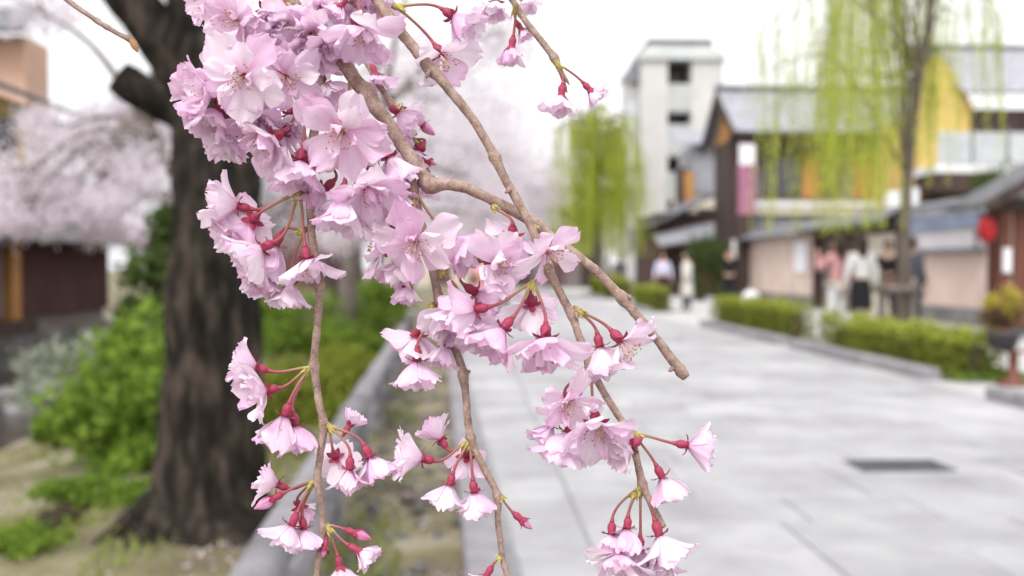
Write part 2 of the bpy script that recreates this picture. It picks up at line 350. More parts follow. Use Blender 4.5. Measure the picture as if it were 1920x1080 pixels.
def window(parent, x0, y0, z0, x1, y1, z1, axis='y', pane='glass', frame='wood_dark', bars=3):
    """axis: the wall's normal. Pane recessed, frame proud, glazing bars as sub-parts."""
    f = MB(); t = .08
    if axis == 'y':
        f.box(x0, y0 - .05, z0, x0 + t, y0 + .04, z1).box(x1 - t, y0 - .05, z0, x1, y0 + .04, z1).box(x0 + t, y0 - .048, z1 - t, x1 - t, y0 + .04, z1).box(x0 + t, y0 - .048, z0, x1 - t, y0 + .04, z0 + t)
        w = f.build('window', M[frame], parent); MB().box(x0 + t, y0 - .01, z0 + t, x1 - t, y0 + .03, z1 - t).build('pane', M[pane], w)
        for i in range(1, bars): xx = x0 + (x1 - x0) * i / bars; MB().box(xx - .02, y0 - .04, z0 + t, xx + .02, y0 - .012, z1 - t).build('glazing_bar', M[frame], w)
    else:
        s = 1 if axis == 'x' else -1
        f.box(x0 - .05, y0, z0, x0 + .05, y0 + t, z1).box(x0 - .05, y1 - t, z0, x0 + .05, y1, z1).box(x0 - .048, y0 + t, z1 - t, x0 + .048, y1 - t, z1).box(x0 - .048, y0 + t, z0, x0 + .048, y1 - t, z0 + t)
        w = f.build('window', M[frame], parent); MB().box(x0 - .02, y0 + t, z0 + t, x0 + .02, y1 - t, z1 - t).build('pane', M[pane], w)
        for i in range(1, bars): yy = y0 + (y1 - y0) * i / bars; MB().box(x0 - .045, yy - .02, z0 + t, x0 + .045, yy + .02, z1 - t).build('glazing_bar', M[frame], w)
    return w

# --- town house with the grey tiled roof
h = empty('town_house', (13.8, 40, 0), 'two-storey timber town house with pale grey tiled roof and orange gable end', 'house')
X0, X1, YF, YB = 10.35, 17.9, 38.2, 41.6; EZ, RZ = 6.35, 8.35
MB().box(X0, YF, 0, X1, YB, 6.3).build('wall', M['plaster_grey'], h)
rf = tile_sheet(MB(), (X0 - .4, YF - 1.0, EZ), (X1 + .7, YF - 1.0, EZ), (X1 + .7, 39.9, RZ), (X0 - .4, 39.9, RZ), 34, .06).build('roof', M['tile'], h)
tile_sheet(MB(), (X1 + .7, YB + .9, EZ), (X0 - .4, YB + .9, EZ), (X0 - .4, 39.9, RZ), (X1 + .7, 39.9, RZ), 34, .06).build('rear_slope', M['tile'], rf)
MB().box(X0 - .44, 39.7, RZ - .02, X1 + .75, 40.1, RZ + .2).build('ridge', M['tile_dark'], rf)
g = MB(); g.v += [(X0 - .01, YF, 6.3), (X0 - .01, YB, 6.3), (X0 - .01, 39.9, 8.1), (X0 + .2, YF, 6.3), (X0 + .2, YB, 6.3), (X0 + .2, 39.9, 8.1)]; g.f += [(0, 2, 1), (3, 4, 5), (0, 1, 4, 3), (1, 2, 5, 4), (2, 0, 3, 5)]
g.build('gable', M['wood_orange'], h)
MB().bar((X0 - .38, YF - 1.02, 6.2), (X0 - .38, 39.9, RZ - .17), .12, .3).build('barge_board', M['wood_dark'], h); MB().bar((X0 - .38, YB + .9, 6.2), (X0 - .38, 39.9, RZ - .17), .12, .3).build('barge_board', M['wood_dark'], h)
MB().box(X0 - .03, YF + .3, 0, X0 - .004, YB, 6.28).build('side_boards', M['wood_dark'], h)
MB().box(X0 - .3, YF - .12, 0, X0 + .12, YF + .3, 6.3).build('corner_post', M['wood_dark'], h)
MB().box(X0 + .12, YF - .6, 5.75, X1, YF - .02, 6.15).build('eave_beam', M['wood_dark'], h)
window(h, X0 + 1.0, YF - .05, 4.0, X0 + 2.5, YF, 5.5, 'y', 'glass', 'wood_dark', 5)
for i, xx in enumerate((12.6, 14.6, 16.2)):
    MB().box(xx + .3, YF - .09, 3.9, xx + 1.0, YF - .01, 5.6).build('screen_panel', M['wood_orange'], h)
    window(h, xx + 1.05, YF - .05, 4.0, xx + 1.85, YF, 5.5, 'y', 'glass', 'wood_dark', 4)
MB().box(X0 + .5, YF - .55, 3.25, X1, YF - .03, 3.45).build('balcony_floor', M['plaster_cream'], h)
MB().box(X0 + .5, YF - .62, 3.55, X1, YF - .5, 3.75).build('balcony_rail', M['white'], h)
for i in range(18): MB().box(X0 + .55 + i * .42, YF - .6, 3.45, X0 + .6 + i * .42, YF - .53, 3.55).build('baluster', M['white'], h)
lr = tile_sheet(MB(), (X0 + .3, YF - 1.3, 2.75), (X1, YF - 1.3, 2.75), (X1, YF - .02, 3.2), (X0 + .3, YF - .02, 3.2), 30, .05).build('lower_roof', M['tile_dark'], h)
MB().box(X0 - .22, YF - .11, 1.5, X0 + .05, YF - .125, 2.3).build('house_plate', M['white'], h)

# --- tall sign in front of its corner post: white head, purple cloth, dark post
p = AT(1397, 565, 36.2); sg = empty('hanging_banner', (p.x, p.y, 0), 'tall purple banner with white head fixed to a dark post', 'banner')
MB().box(p.x - .3, p.y, 0, p.x + .3, p.y + .16, 5.9).build('post', M['wood_dark'], sg)
def wavy(x0, x1, z0, z1, y):
    m_ = MB(); n, k = 8, 10
    for j in range(k + 1):
        for i in range(n + 1): m_.v.append((x0 + (x1 - x0) * i / n, y - .02 - .018 * math.sin(i * 1.7 + j * .4), z0 + (z1 - z0) * j / k))
    for j in range(k):
        for i in range(n): q = j * (n + 1) + i; m_.f.append((q, q + 1, q + n + 2, q + n + 1))
    return m_
wavy(p.x - .29, p.x + .33, 3.15, 4.98, p.y - .03).build('purple_cloth', M['purple'], sg, True)
wavy(p.x - .26, p.x + .33, 4.98, 5.75, p.y - .04).build('white_head', M['white'], sg, True)
MB().bar((p.x - .32, p.y - .06, 5.78), (p.x + .36, p.y - .06, 5.78), .05).build('hanging_rod', M['wood_dark'], sg)

# --- white concrete block behind
tw = empty('apartment_block', (11.8, 58, 0), 'tall white concrete block with stacked balconies and grey stepped top', 'building')
MB().box(9.5, 55, 0, 11.0, 62, 12.75).build('pier', M['white_wall'], tw); MB().box(12.35, 55, 0, 14.1, 62, 12.75).build('pier', M['white_wall'], tw)
MB().box(11.0, 56.3, 0, 12.35, 62, 12.75).build('recess_wall', M['wood_dark'], tw)  # dark colour stands in for the shade inside the recess, no real timber
t_ = MB(); t_.v += [(9.35, 54.8, 12.75), (14.25, 54.8, 12.75), (14.25, 62.2, 12.75), (9.35, 62.2, 12.75), (9.5, 54.9, 13.2), (14.1, 54.9, 13.2), (14.1, 62, 13.2), (9.5, 62, 13.2), (10.0, 55.3, 13.65), (13.5, 55.3, 13.65), (13.5, 61, 13.65), (10.0, 61, 13.65)]
t_.f += [(3, 2, 1, 0)] + [(i + o, (i + 1) % 4 + o, (i + 1) % 4 + o + 4, i + o + 4) for o in (0, 4) for i in range(4)] + [(8, 9, 10, 11)]
top = t_.build('roof_block', M['grey_wall'], tw); MB().box(9.95, 55.2, 13.65, 13.55, 61.1, 13.95).build('parapet', M['tile_dark'], top)
for i in range(5):
    z = .2 + i * 2.45
    MB().box(11.0, 55.1, z - .12, 12.35, 56.3, z).build('balcony_slab', M['white_wall'], tw)
    MB().box(11.0, 55.05, z, 12.35, 55.17, z + 1.45 + .2 * (i % 2)).build('balcony_front', M['grey_wall'], tw)
    w_ = MB().box(11.1, 56.22, z + .1, 12.3, 56.297, z + 2.3).build('balcony_door', M['shade_toned_glass'], tw)
    MB().box(11.66, 56.2, z + .1, 11.72, 56.219, z + 2.1).build('frame', M['metal'], w_)
for i in range(5): window(tw, 9.49, 57 + .3, 2.2 + i * 2.4, 9.49, 58.6, 3.6 + i * 2.4, 'x', 'glass', 'metal', 2)
MB().box(9.0, 55.3, 11.6, 9.5, 56.5, 12.5).build('wall_unit', M['metal'], tw)
MB().box(9.05, 55.6, 7.0, 9.45, 57.0, 10.6).build('stair_screen', M['pane_pale'], tw)

# --- small tiled houses in front of the block
h = empty('low_shop', (9.6, 43, 0), 'low dark timber shop with a sloping tiled canopy and red-brown entrance', 'house')
MB().box(8.2, 43, 0, 11.8, 49, 3.6).build('wall', M['wood_dark'], h); MB().box(8.15, 42.9, .0, 8.2, 47, 2.6).build('side_screen', M['wood_maroon'], h)
MB().box(9.4, 42.85, .1, 11.0, 42.98, 2.3).build('entrance', M['wood_red'], h)
MB().box(8.3, 42.86, .1, 8.42, 42.99, 2.4).build('door_post', M['wood_orange'], h)
tile_sheet(MB(), (8.0, 41.6, 2.15), (11.9, 41.6, 2.75), (11.9, 43.1, 3.5), (8.0, 43.1, 2.7), 16, .05).build('canopy', M['tile'], h)
tile_sheet(MB(), (7.8, 42.4, 3.05), (11.0, 42.4, 4.55), (11.0, 49, 4.6), (7.8, 49, 3.1), 12, .05).build('roof', M['tile_dark'], h)
h = empty('gabled_house', (11, 48, 0), 'narrow house with pale blue-grey upper wall below the white block', 'house')
MB().box(10.9, 49.5, 0, 13.2, 53, 5.0).build('wall', M['plaster_cream'], h)
MB().box(11.2, 49.35, 5.0, 13.4, 53, 7.4).build('upper_wall', M['tile'], h)
MB().box(10.5, 49.3, 3.4, 10.9, 50.4, 6.2).build('side_post', M['wood_dark'], h); MB().box(10.7, 49.2, 4.5, 11.15, 49.48, 6.0).build('shutter', M['wood_orange'], h)
tile_sheet(MB(), (10.3, 48.8, 7.35), (13.6, 48.8, 7.35), (13.6, 51.2, 8.3), (10.3, 51.2, 8.3), 14, .05).build('roof', M['tile'], h)
window(h, 11.4, 49.45, 2.6, 12.6, 49.5, 4.2, 'y', 'glass', 'wood_dark', 3)

# --- plaster garden wall with a tiled coping, a gateway in the middle
WX = 10.3
def wall_run(y0, y1, z, label, battens, ov=.42):
    o = empty('garden_wall', (WX, y0, 0), label, 'wall')
    MB().box(WX, y0, .35, WX + .22, y1, z).build('plaster_panel', M['plaster_pink'], o)
    MB().box(WX - .05, y0, -.02, WX + .27, y1, .35).build('stone_base', M['wall_stone'], o)
    cp = tile_sheet(MB(), (WX - ov, y1, z - .02), (WX - ov, y0, z - .02), (WX + .11, y0, z + .27), (WX + .11, y1, z + .27), int((y1 - y0) * 3.4), .035, .04).build('tile_coping', M['tile_dark'], o)
    tile_sheet(MB(), (WX + .64, y0, z - .02), (WX + .64, y1, z - .02), (WX + .11, y1, z + .27), (WX + .11, y0, z + .27), int((y1 - y0) * 3.4), .035, .04).build('rear_slope', M['tile_dark'], cp)
    MB().box(WX + .03, y0, z + .25, WX + .19, y1, z + .36).build('ridge', M['tile'], cp)
    for yy in battens: MB().box(WX - .03, yy, .35, WX - .002, yy + .09, z - .05).build('batten', M['plaster_cream'], o)
    return o
wall_run(29.4, 36.6, 2.25, 'pale pink plaster garden wall with battens between gateway and purple banner', (30.6, 31.8, 33.0, 34.2))
wall_run(16.6, 23.4, 2.3, 'pink beige plaster wall carrying the glazed notice board', (), .12)
gt = empty('wall_gateway', (WX, 26.4, 0), 'timber gateway opening in the plaster garden wall behind the people', 'gate')
for yy in (23.4, 26.0, 29.15): MB().box(WX - .05, yy, 0, WX + .2, yy + .22, 2.3).build('gate_post', M['wood_dark'], gt)
MB().box(WX - .06, 23.4, 2.05, WX + .21, 29.37, 2.28).build('lintel', M['wood_dark'], gt)
MB().box(WX + .02, 23.62, .02, WX + .12, 25.98, 2.04).build('plaster_panel', M['plaster_cream'], gt)
MB().box(WX + 1.6, 25.5, 0, WX + 1.75, 29.4, 2.4).build('dark_interior_panel', M['wood_dark'], gt)  # dark sheet standing in for the shaded interior seen through the gateway
tile_sheet(MB(), (WX - .6, 29.38, 2.3), (WX - .6, 23.42, 2.3), (WX + .1, 23.42, 2.66), (WX + .1, 29.38, 2.66), 20, .035, .04).build('gate_roof', M['tile_dark'], gt)
tile_sheet(MB(), (WX + .8, 23.42, 2.3), (WX + .8, 29.38, 2.3), (WX + .1, 29.38, 2.66), (WX + .1, 23.42, 2.66), 20, .035, .04).build('rear_roof', M['tile_dark'], gt)
pn = MB().box(WX - .06, 29.9, 1.05, WX - .035, 31.0, 2.0); setp(pn.build('paper_notice', M['white'], org=(WX - .05, 30.4, 1.05)), 'blank white paper notice on the battened plaster wall', 'notice')
# glazed notice board on the near wall
nb = empty('notice_board', (WX - .2, 21, 1.4), 'wide glazed notice board with blue header on the pink wall', 'notice board')
MB().box(WX - .16, 19.5, 1.6, WX - .0, 22.6, 2.0).build('case', M['notice'], nb)
MB().box(WX - .22, 19.45, 2.0, WX - .0, 22.65, 2.27).build('header', M['blue_grey'], nb); MB().box(WX - .2, 19.45, 1.5, WX - .0, 22.65, 1.6).build('sill', M['metal'], nb)
for yy in (19.45, 22.55): MB().box(WX - .2, yy, 1.6, WX - .161, yy + .1, 2.0).build('frame_post', M['metal'], nb)
# two pale utility boxes above the wall
for i, (px, w_) in enumerate(((1640, .3), (1672, .34))):
    a = AT(px, 390, 24.6); b = empty('vent_box', (a.x, a.y, 2.3), 'white metal vent box standing above the gateway roof', 'vent box', 'vent boxes above the gateway roof')
    MB().box(WX + .15, a.y - w_ / 2 - i, 2.55, WX + .45, a.y + w_ / 2 - i, 3.1).build('case', M['white'], b); MB().box(WX + .2, a.y - .06 - i, 2.3, WX + .4, a.y + .06 - i, 2.55).build('stand', M['metal'], b)

# --- yellow gabled house on the right
h = empty('yellow_house', (17, 34, 0), 'yellow plastered house with grey tiled roof and glazed balcony', 'house')
yw = MB(); yw.box(15.6, 34, 0, 17.6, 41, 6.6); yw.build('wall', M['plaster_yellow'], h)
g = MB(); g.v += [(15.6, 34, 6.6), (17.6, 34, 6.6), (17.2, 34, 7.4), (16.3, 34, 8.6), (15.6, 34, 8.2), (15.6, 34.3, 6.6), (17.6, 34.3, 6.6), (17.2, 34.3, 7.4), (16.3, 34.3, 8.6), (15.6, 34.3, 8.2)]
g.f += [(0, 1, 2, 3, 4), (9, 8, 7, 6, 5)] + [(i, i + 5, (i + 1) % 5 + 5, (i + 1) % 5) for i in range(5)]; g.build('gable', M['plaster_yellow'], h)
MB().box(17.6, 34.4, 0, 24, 41, 6.0).build('side_wing', M['plaster_cream'], h)
rf = tile_sheet(MB(), (17.0, 33.4, 7.2), (24.5, 33.4, 7.2), (22.5, 36.5, 9.3), (16.0, 36.5, 9.3), 30, .06).build('roof', M['tile'], h); MB().box(16.0, 36.4, 9.25, 22.6, 36.7, 9.5).build('ridge', M['tile_dark'], rf)
MB().box(17.4, 33.9, 5.9, 24, 34.3, 6.7).build('eave_beam', M['wood_dark'], h)
MB().box(15.4, 32.3, 4.35, 24, 34, 4.6).build('balcony_floor', M['white'], h); MB().box(15.4, 32.3, 3.7, 24, 33.9, 4.34).build('balcony_beam', M['wood_dark'], h)
for i in range(7):
    x = 15.5 + i * 1.2; w_ = MB().box(x, 32.36, 4.62, x + 1.1, 32.42, 5.7).build('balcony_panel', M['pane_pale'], h)
    MB().box(x + 1.1, 32.33, 4.6, x + 1.18, 32.45, 5.8).build('rail_post', M['metal'], h)
window(h, 18.2, 34.33, 2.6 + 2.2, 21.0, 34.4, 6.0 - .2, 'y', 'glass', 'wood_dark', 4)
for x in (16, 18.4, 20.8): MB().box(x, 33.6, 0, x + .2, 33.8, 3.7).build('post', M['wood_dark'], h)
MB().box(15.7, 33.9, .1, 23, 33.98, 3.6).build('lower_shutters', M['wood_dark'], h)

# --- small roofed gate on the right with posts, sign and red lantern
pv = empty('roofed_gate', (9.6, 16, 0), 'red-brown timber gate with a small dark tiled roof beside the pink wall', 'gate')
for x, y_ in ((8.72, 16.0), (10.0, 16.0), (8.9, 16.6), (10.0, 16.6)): MB().box(x, y_, 0, x + .17, y_ + .17, 2.3).build('post', M['wood_red'], pv)
MB().box(8.6, 15.95, 2.1, 11, 16.22, 2.32).build('beam', M['wood_dark'], pv)
tile_sheet(MB(), (8.3, 17.0, 2.2), (8.3, 15.6, 2.2), (9.9, 15.6, 3.1), (9.9, 17.0, 3.1), 12, .04).build('roof_slope', M['tile_dark'], pv)
tile_sheet(MB(), (11.5, 15.6, 2.2), (11.5, 17.0, 2.2), (9.9, 17.0, 3.1), (9.9, 15.6, 3.1), 12, .04).build('roof_slope', M['tile_dark'], pv)
MB().bar((8.28, 15.57, 2.17), (9.9, 15.57, 3.07), .08, .16).build('barge_board', M['wood_dark'], pv); MB().bar((11.52, 15.57, 2.17), (9.9, 15.57, 3.07), .08, .16).build('barge_board', M['wood_dark'], pv)
MB().box(9.0, 16.1, .2, 9.98, 16.16, 2.1).build('door_leaf', M['wood_red'], pv)
sb = MB().box(8.74, 15.93, 1.1, 8.86, 15.985, 1.5); setp(sb.build('sign_board', M['white'], org=(8.8, 15.95, 1.1)), 'narrow white sign board on the red-brown gate post', 'sign')
p = AT(1851, 430, 15.9); la = empty('paper_lantern', (p.x, p.y, p.z - .2), 'red paper lantern hanging from the small roofed gate', 'lantern')
MB().lathe([(.04, -.24), (.07, -.2), (.13, -.13), (.145, 0), (.13, .13), (.07, .2), (.04, .24)], 14, c=p).build('shade', M['red'], la, True)
MB().lathe([(.075, -.235), (.075, -.19)], 14, c=p).build('ring', M['wood_dark'], la); MB().lathe([(.075, .19), (.075, .235)], 14, c=p).build('ring', M['wood_dark'], la)
MB().bar(p + Vector((0, 0, .23)), (p.x, p.y, 2.28), .015).build('cord', M['wood_dark'], la)

# --- far street end
def far_house(x0, y0, x1, h_, wm, rm, label, n):
    o = empty('street_house', ((x0 + x1) / 2, y0, 0), label, 'house'); MB().box(x0, y0, -.1, x1, y0 + 6, h_).build('wall', M[wm], o)
    tile_sheet(MB(), (x0 - .6, y0 - .8, h_ - .05), (x1 + .6, y0 - .8, h_ - .05), (x1 + .6, y0 + 3, h_ + 1.7), (x0 - .6, y0 + 3, h_ + 1.7), 16, .05).build('roof', M[rm], o)
    for i in range(n):
        x = x0 + (x1 - x0) * (i + .25) / n; window(o, x, y0 - .05, h_ - 2.2, x + (x1 - x0) * .5 / n, y0, h_ - .7, 'y', 'glass', 'wood_dark', 3)
        MB().box(x, y0 - .06, .05, x + (x1 - x0) * .5 / n, y0 - .01, 2.1).build('door', M['wood_maroon'] if i % 2 else M['wood_dark'], o)
far_house(2.5, 66, 9.0, 5.2, 'plaster_grey', 'tile_dark', 'grey two-storey house closing the far end of the street', 3)
far_house(-6, 72, 2.0, 5.6, 'plaster_cream', 'tile', 'cream house beyond the cherry trees at the street end', 3)
far_house(-16, 60, -7, 5.4, 'wood_maroon', 'tile_dark', 'maroon timber house behind the riverside cherry trees', 3)

# --- riverside houses on the far bank, left
h = empty('riverside_house', (-9, 19, 0), 'brown timber riverside house with lattice wall under a low tiled eave', 'house')
MB().box(-13, 13, -.1, -8.75, 24.2, 3.2).build('wall', M['plaster_grey'], h)
MB().box(-8.74, 19.3, .25, -8.62, 24.2, 1.85).build('lattice_wall', M['wood_maroon'], h)
for i in range(24): MB().box(-8.62, 19.4 + i * .2, .25, -8.58, 19.46 + i * .2, 1.7).build('lattice_bar', M['wood_maroon'], h)
MB().box(-8.74, 13, .25, -8.66, 18.9, 1.85).build('shutter_wall', M['plaster_grey'], h)
MB().box(-8.78, 18.9, -.1, -8.5, 19.3, 2.0).build('corner_post', M['wood_orange'], h); MB().box(-8.75, 19.3, 1.7, -8.56, 24.2, 1.86).build('beam', M['wood_orange'], h)
MB().box(-8.9, 13, -.12, -8.2, 19.3, .2).build('floor_beam', M['wood_dark'], h)
ev = tile_sheet(MB(), (-7.9, 24.6, 1.75), (-7.9, 12.6, 1.75), (-9.3, 12.6, 2.45), (-9.3, 24.6, 2.45), 40, .05).build('lower_eave', M['tile_dark'], h); MB().box(-7.98, 12.6, 1.7, -7.86, 24.6, 1.79).build('gutter', M['tile'], ev)
MB().box(-13, 13.2, 3.2, -9.3, 22.3, 4.6).build('upper_wall', M['plaster_yellow'], h)
for i in range(3): window(h, -9.29, 14 + i * 2.5, 3.0, -9.29, 15.8 + i * 2.5, 4.2, 'x', 'glass', 'wood_dark', 4)
rf = tile_sheet(MB(), (-8.6, 22.9, 4.55), (-8.6, 12.4, 4.55), (-11, 12.4, 5.5), (-11, 22.9, 5.5), 42, .05).build('roof', M['tile_dark'], h); MB().box(-11.2, 12.4, 5.45, -10.9, 22.9, 5.7).build('ridge', M['tile'], rf)
h = empty('orange_house', (-13, 27, 0), 'taller orange-pink house with dark eave behind the riverside house', 'house')
MB().box(-19, 26, 0, -11.3, 27.4, 7.1).build('wall', M['plaster_orange'], h); window(h, -14.6, 25.95, 5.6, -12.8, 26, 6.5, 'y', 'glass', 'wood_dark', 3)
MB().box(-14.9, 25.6, 5.2, -12.6, 25.99, 5.4).build('window_hood', M['wood_dark'], h); MB().box(-15.2, 25.3, 6.55, -12.4, 25.98, 6.7).build('window_hood', M['tile_dark'], h)
tile_sheet(MB(), (-19.5, 25.2, 7.05), (-11.0, 25.2, 7.05), (-11.4, 26.8, 8.0), (-19.5, 26.8, 8.0), 26, .05).build('roof', M['tile_dark'], h)

# ================================================================== trees and plants
def clumps(c, rad, k, per, sig, shell=.45):
    """leaf centres: k clumps in an ellipsoid, per leaves each."""
    d = RNG.normal(size=(k, 3)); d /= np.linalg.norm(d, axis=1, keepdims=True); r = RNG.uniform(shell, 1, k) ** .6
    cc = np.array(c) + d * r[:, None] * np.array(rad)
    return cc, (cc[:, None, :] + RNG.normal(size=(k, per, 3)) * np.array(sig)).reshape(-1, 3)
def foliage(name, polys, m_, parent, stuff=False):
    o = link(name, np_mesh(name, polys, 4, m_, ORG[parent.name]), parent)
    return o
# --- the big cherry by the railing: trunk, forks, cut stub and the limb that carries the hanging shoots
TY = 4.32
ct = empty('cherry_tree', G(400, 1000), 'thick dark-barked cherry tree with a sawn-off limb stub beside the railing', 'tree')
pts = [AT(398, 1030, TY), AT(398, 990, TY), AT(396, 930, TY), AT(394, 800, TY), AT(398, 600, TY), AT(406, 420, TY), AT(404, 280, TY), AT(390, 160, TY), AT(368, 40, TY), AT(352, -80, TY), AT(350, -300, TY), AT(380, -560, TY - .4)]
rad = [.40, .33, .245, .205, .192, .180, .178, .155, .115, .105, .09, .07]
a, b = spline(pts, rad, .05); MB().tube(a, b, 44, .10, 5.0, ridge=.16).build('trunk', M['bark'], ct, True)
a, b = spline([AT(385, 240, TY), AT(345, 130, TY), AT(290, 55, TY - .05), AT(225, -25, TY - .1), AT(120, -180, TY - .2), AT(60, -420, TY)], [.10, .125, .105, .085, .075, .05], .05); MB().tube(a, b, 26, .10, 6, ridge=.1).build('limb', M['bark'], ct, True)
a, b = spline([AT(390, 250, TY), AT(330, 208, TY - .03), AT(275, 178, TY - .06), AT(240, 155, TY - .08), AT(222, 142, TY - .09)], [.10, .075, .072, .078, .066], .03); MB().tube(a, b, 24, .12, 9, ridge=.1).build('limb_stub', M['bark'], ct, True)
LIMB = [AT(352, -80, TY), Vector((-1.0, 3.6, 2.75)), Vector((-.62, 2.4, 2.72)), Vector((-.3, 1.3, 2.55)), Vector((-.12, .55, 2.3)), Vector((.05, .40, 2.22)), Vector((.3, .2, 2.2))]
a, b = spline(LIMB, [.09, .075, .06, .045, .03, .022, .012], .05); MB().tube(a, b, 16, .1, 9).build('overhead_limb', M['bark'], ct, True)
for (x0, y0, x1, y1) in ((330, 960, 200, 1075), (450, 985, 520, 1030), (300, 975, 150, 1040)):   # surface roots
    p0 = G(x0, y0); p1 = G(x1, y1); p0.z = .07; p1.z = -.03
    a, b = spline([p0, p0.lerp(p1, .5) + Vector((0, 0, .01)), p1], [.09, .05, .02], .04); MB().tube(a, b, 12, .2, 9).build('root', M['bark'], ct, True)

def blossom_tree(base, trunk, r0, blobs, k, per, label, sig=.13, leaf=.055, m_='cherry_far', bark='bark2'):
    o = empty('blossoming_cherry_tree' if m_ == 'cherry_far' else 'garden_tree', base, label, 'tree')
    a, b = spline([Vector(base) - Vector((0, 0, .1))] + trunk, [r0 * (1 - .55 * i / len(trunk)) for i in range(len(trunk) + 1)], .15)
    MB().tube(a, b, 14, .15, 4).build('trunk', M[bark], o, True); top = trunk[-1]
    allp, lm = [], MB()
    for (c, rx, ry, rz) in blobs:
        c = Vector(c); vol = (rx * ry * rz) ** (1 / 3.)
        cc, ls = clumps(c, (rx, ry, rz), k, per, (sig * vol * 1.6, sig * vol * 1.6, sig * vol * 1.3)); allp.append(leaves(ls, leaf, leaf * .8))
        s_ = min(trunk, key=lambda t_: (t_ - c).length); mid = s_.lerp(c, .5) + Vector((0, 0, .12 * (c - s_).length))
        a, b = spline([s_, mid, c], [r0 * .35, r0 * .2, r0 * .08], .2); lm.tube(a, b, 7, .1, 5)
        for q in cc[::4]:
            q = Vector(q); a, b = spline([c.lerp(mid, .3), c.lerp(q, .5) + Vector((0, 0, .05)), q], [r0 * .1, r0 * .06, r0 * .03], .25); lm.tube(a, b, 5)
    lm.build('limbs', M[bark], o, True); foliage('crown', np.concatenate(allp), M[m_], o)
    return o
V = Vector
blossom_tree((-3.9, 15.5, -.45), [V((-3.95, 15.4, 1)), V((-4.2, 15, 2.2)), V((-4.6, 14.6, 3.2))], .2,
    [(AT(40, 330, 13), .75, .8, .36), (AT(150, 300, 14), .7, .8, .34), (AT(275, 320, 14.5), .6, .7, .55), (AT(110, 390, 13.2), .75, .7, .28), (AT(250, 270, 15), .6, .8, .34), (AT(30, 405, 12.6), .5, .6, .22), (AT(60, 10, 15), 1.0, .8, .25), (AT(215, 410, 13.5), .45, .6, .3), (AT(290, 440, 13.5), .3, .5, .2), (AT(300, 20, 15), .6, .8, .3), (AT(210, 225, 15.5), .7, .8, .3), (AT(110, 245, 15), .6, .8, .25), (AT(300, 210, 16), .5, .8, .35), (AT(180, 345, 13.6), .6, .7, .3)],
    24, 46, 'pale pink blossoming cherry drooping over the river before the timber house', .17, .07)
blossom_tree(tuple(G(652, 668)), [AT(650, 560, 12.9), AT(662, 460, 12.9), AT(690, 330, 12.8), AT(720, 200, 12.6)], .15,
    [(AT(700, 120, 12.5), 1.0, 1.2, .7), (AT(850, 150, 13), .9, 1.2, .55), (AT(620, 300, 12.2), .5, .8, .5), (AT(860, 330, 13.4), .6, .9, .45), (AT(780, -60, 13), 1.6, 1.4, .7), (AT(640, 430, 12.0), .3, .5, .25), (AT(950, 60, 13.5), .5, .8, .35), (AT(740, 420, 13), .5, .7, .35)],
    30, 46, 'pale cherry tree with mottled grey trunk behind the clipped bank shrubs', .2, .055)
blossom_tree((-2.2, 24, 0), [V((-2.2, 24, 1.2)), V((-2.0, 24, 2.6)), V((-1.6, 24, 4))], .2,
    [(AT(760, 300, 24), 2.0, 1.6, 1.1), (AT(880, 280, 24), 1.5, 1.6, 1.3), (AT(820, 180, 24), 2.2, 1.8, 1.2), (AT(700, 400, 23), 1.0, 1.2, .6), (AT(930, 400, 24), .7, 1.2, .6)],
    60, 44, 'whitish cherry tree further along the river bank, second beyond the big trunk', .16, .085)
blossom_tree((-2.8, 38, 0), [V((-2.8, 38, 1.5)), V((-2.2, 38, 3.4)), V((-1.4, 38, 5))], .24,
    [(AT(860, 330, 38), 3.0, 2, 1.8), (AT(960, 300, 38), 2.0, 2, 1.9), (AT(800, 220, 38), 3.5, 2.5, 1.8), (AT(930, 430, 38), 1.8, 1.6, .8), (AT(985, 380, 39), 1.3, 1.6, 1.2)],
    70, 40, 'pale cherry tree near the far willow at the end of the street', .15, .12)
blossom_tree((-13.5, 46, 0), [V((-13.5, 46, 2)), V((-12, 46, 4))], .25,
    [(AT(420, 330, 46), 4.0, 2.5, 2.2), (AT(560, 380, 46), 3.5, 2.5, 2.0), (AT(640, 260, 46), 3.5, 2.5, 2.2), (AT(300, 260, 46), 3.0, 2.5, 1.6)],
    60, 40, 'wide white cherry tree before the maroon timber house far upstream', .15, .14)

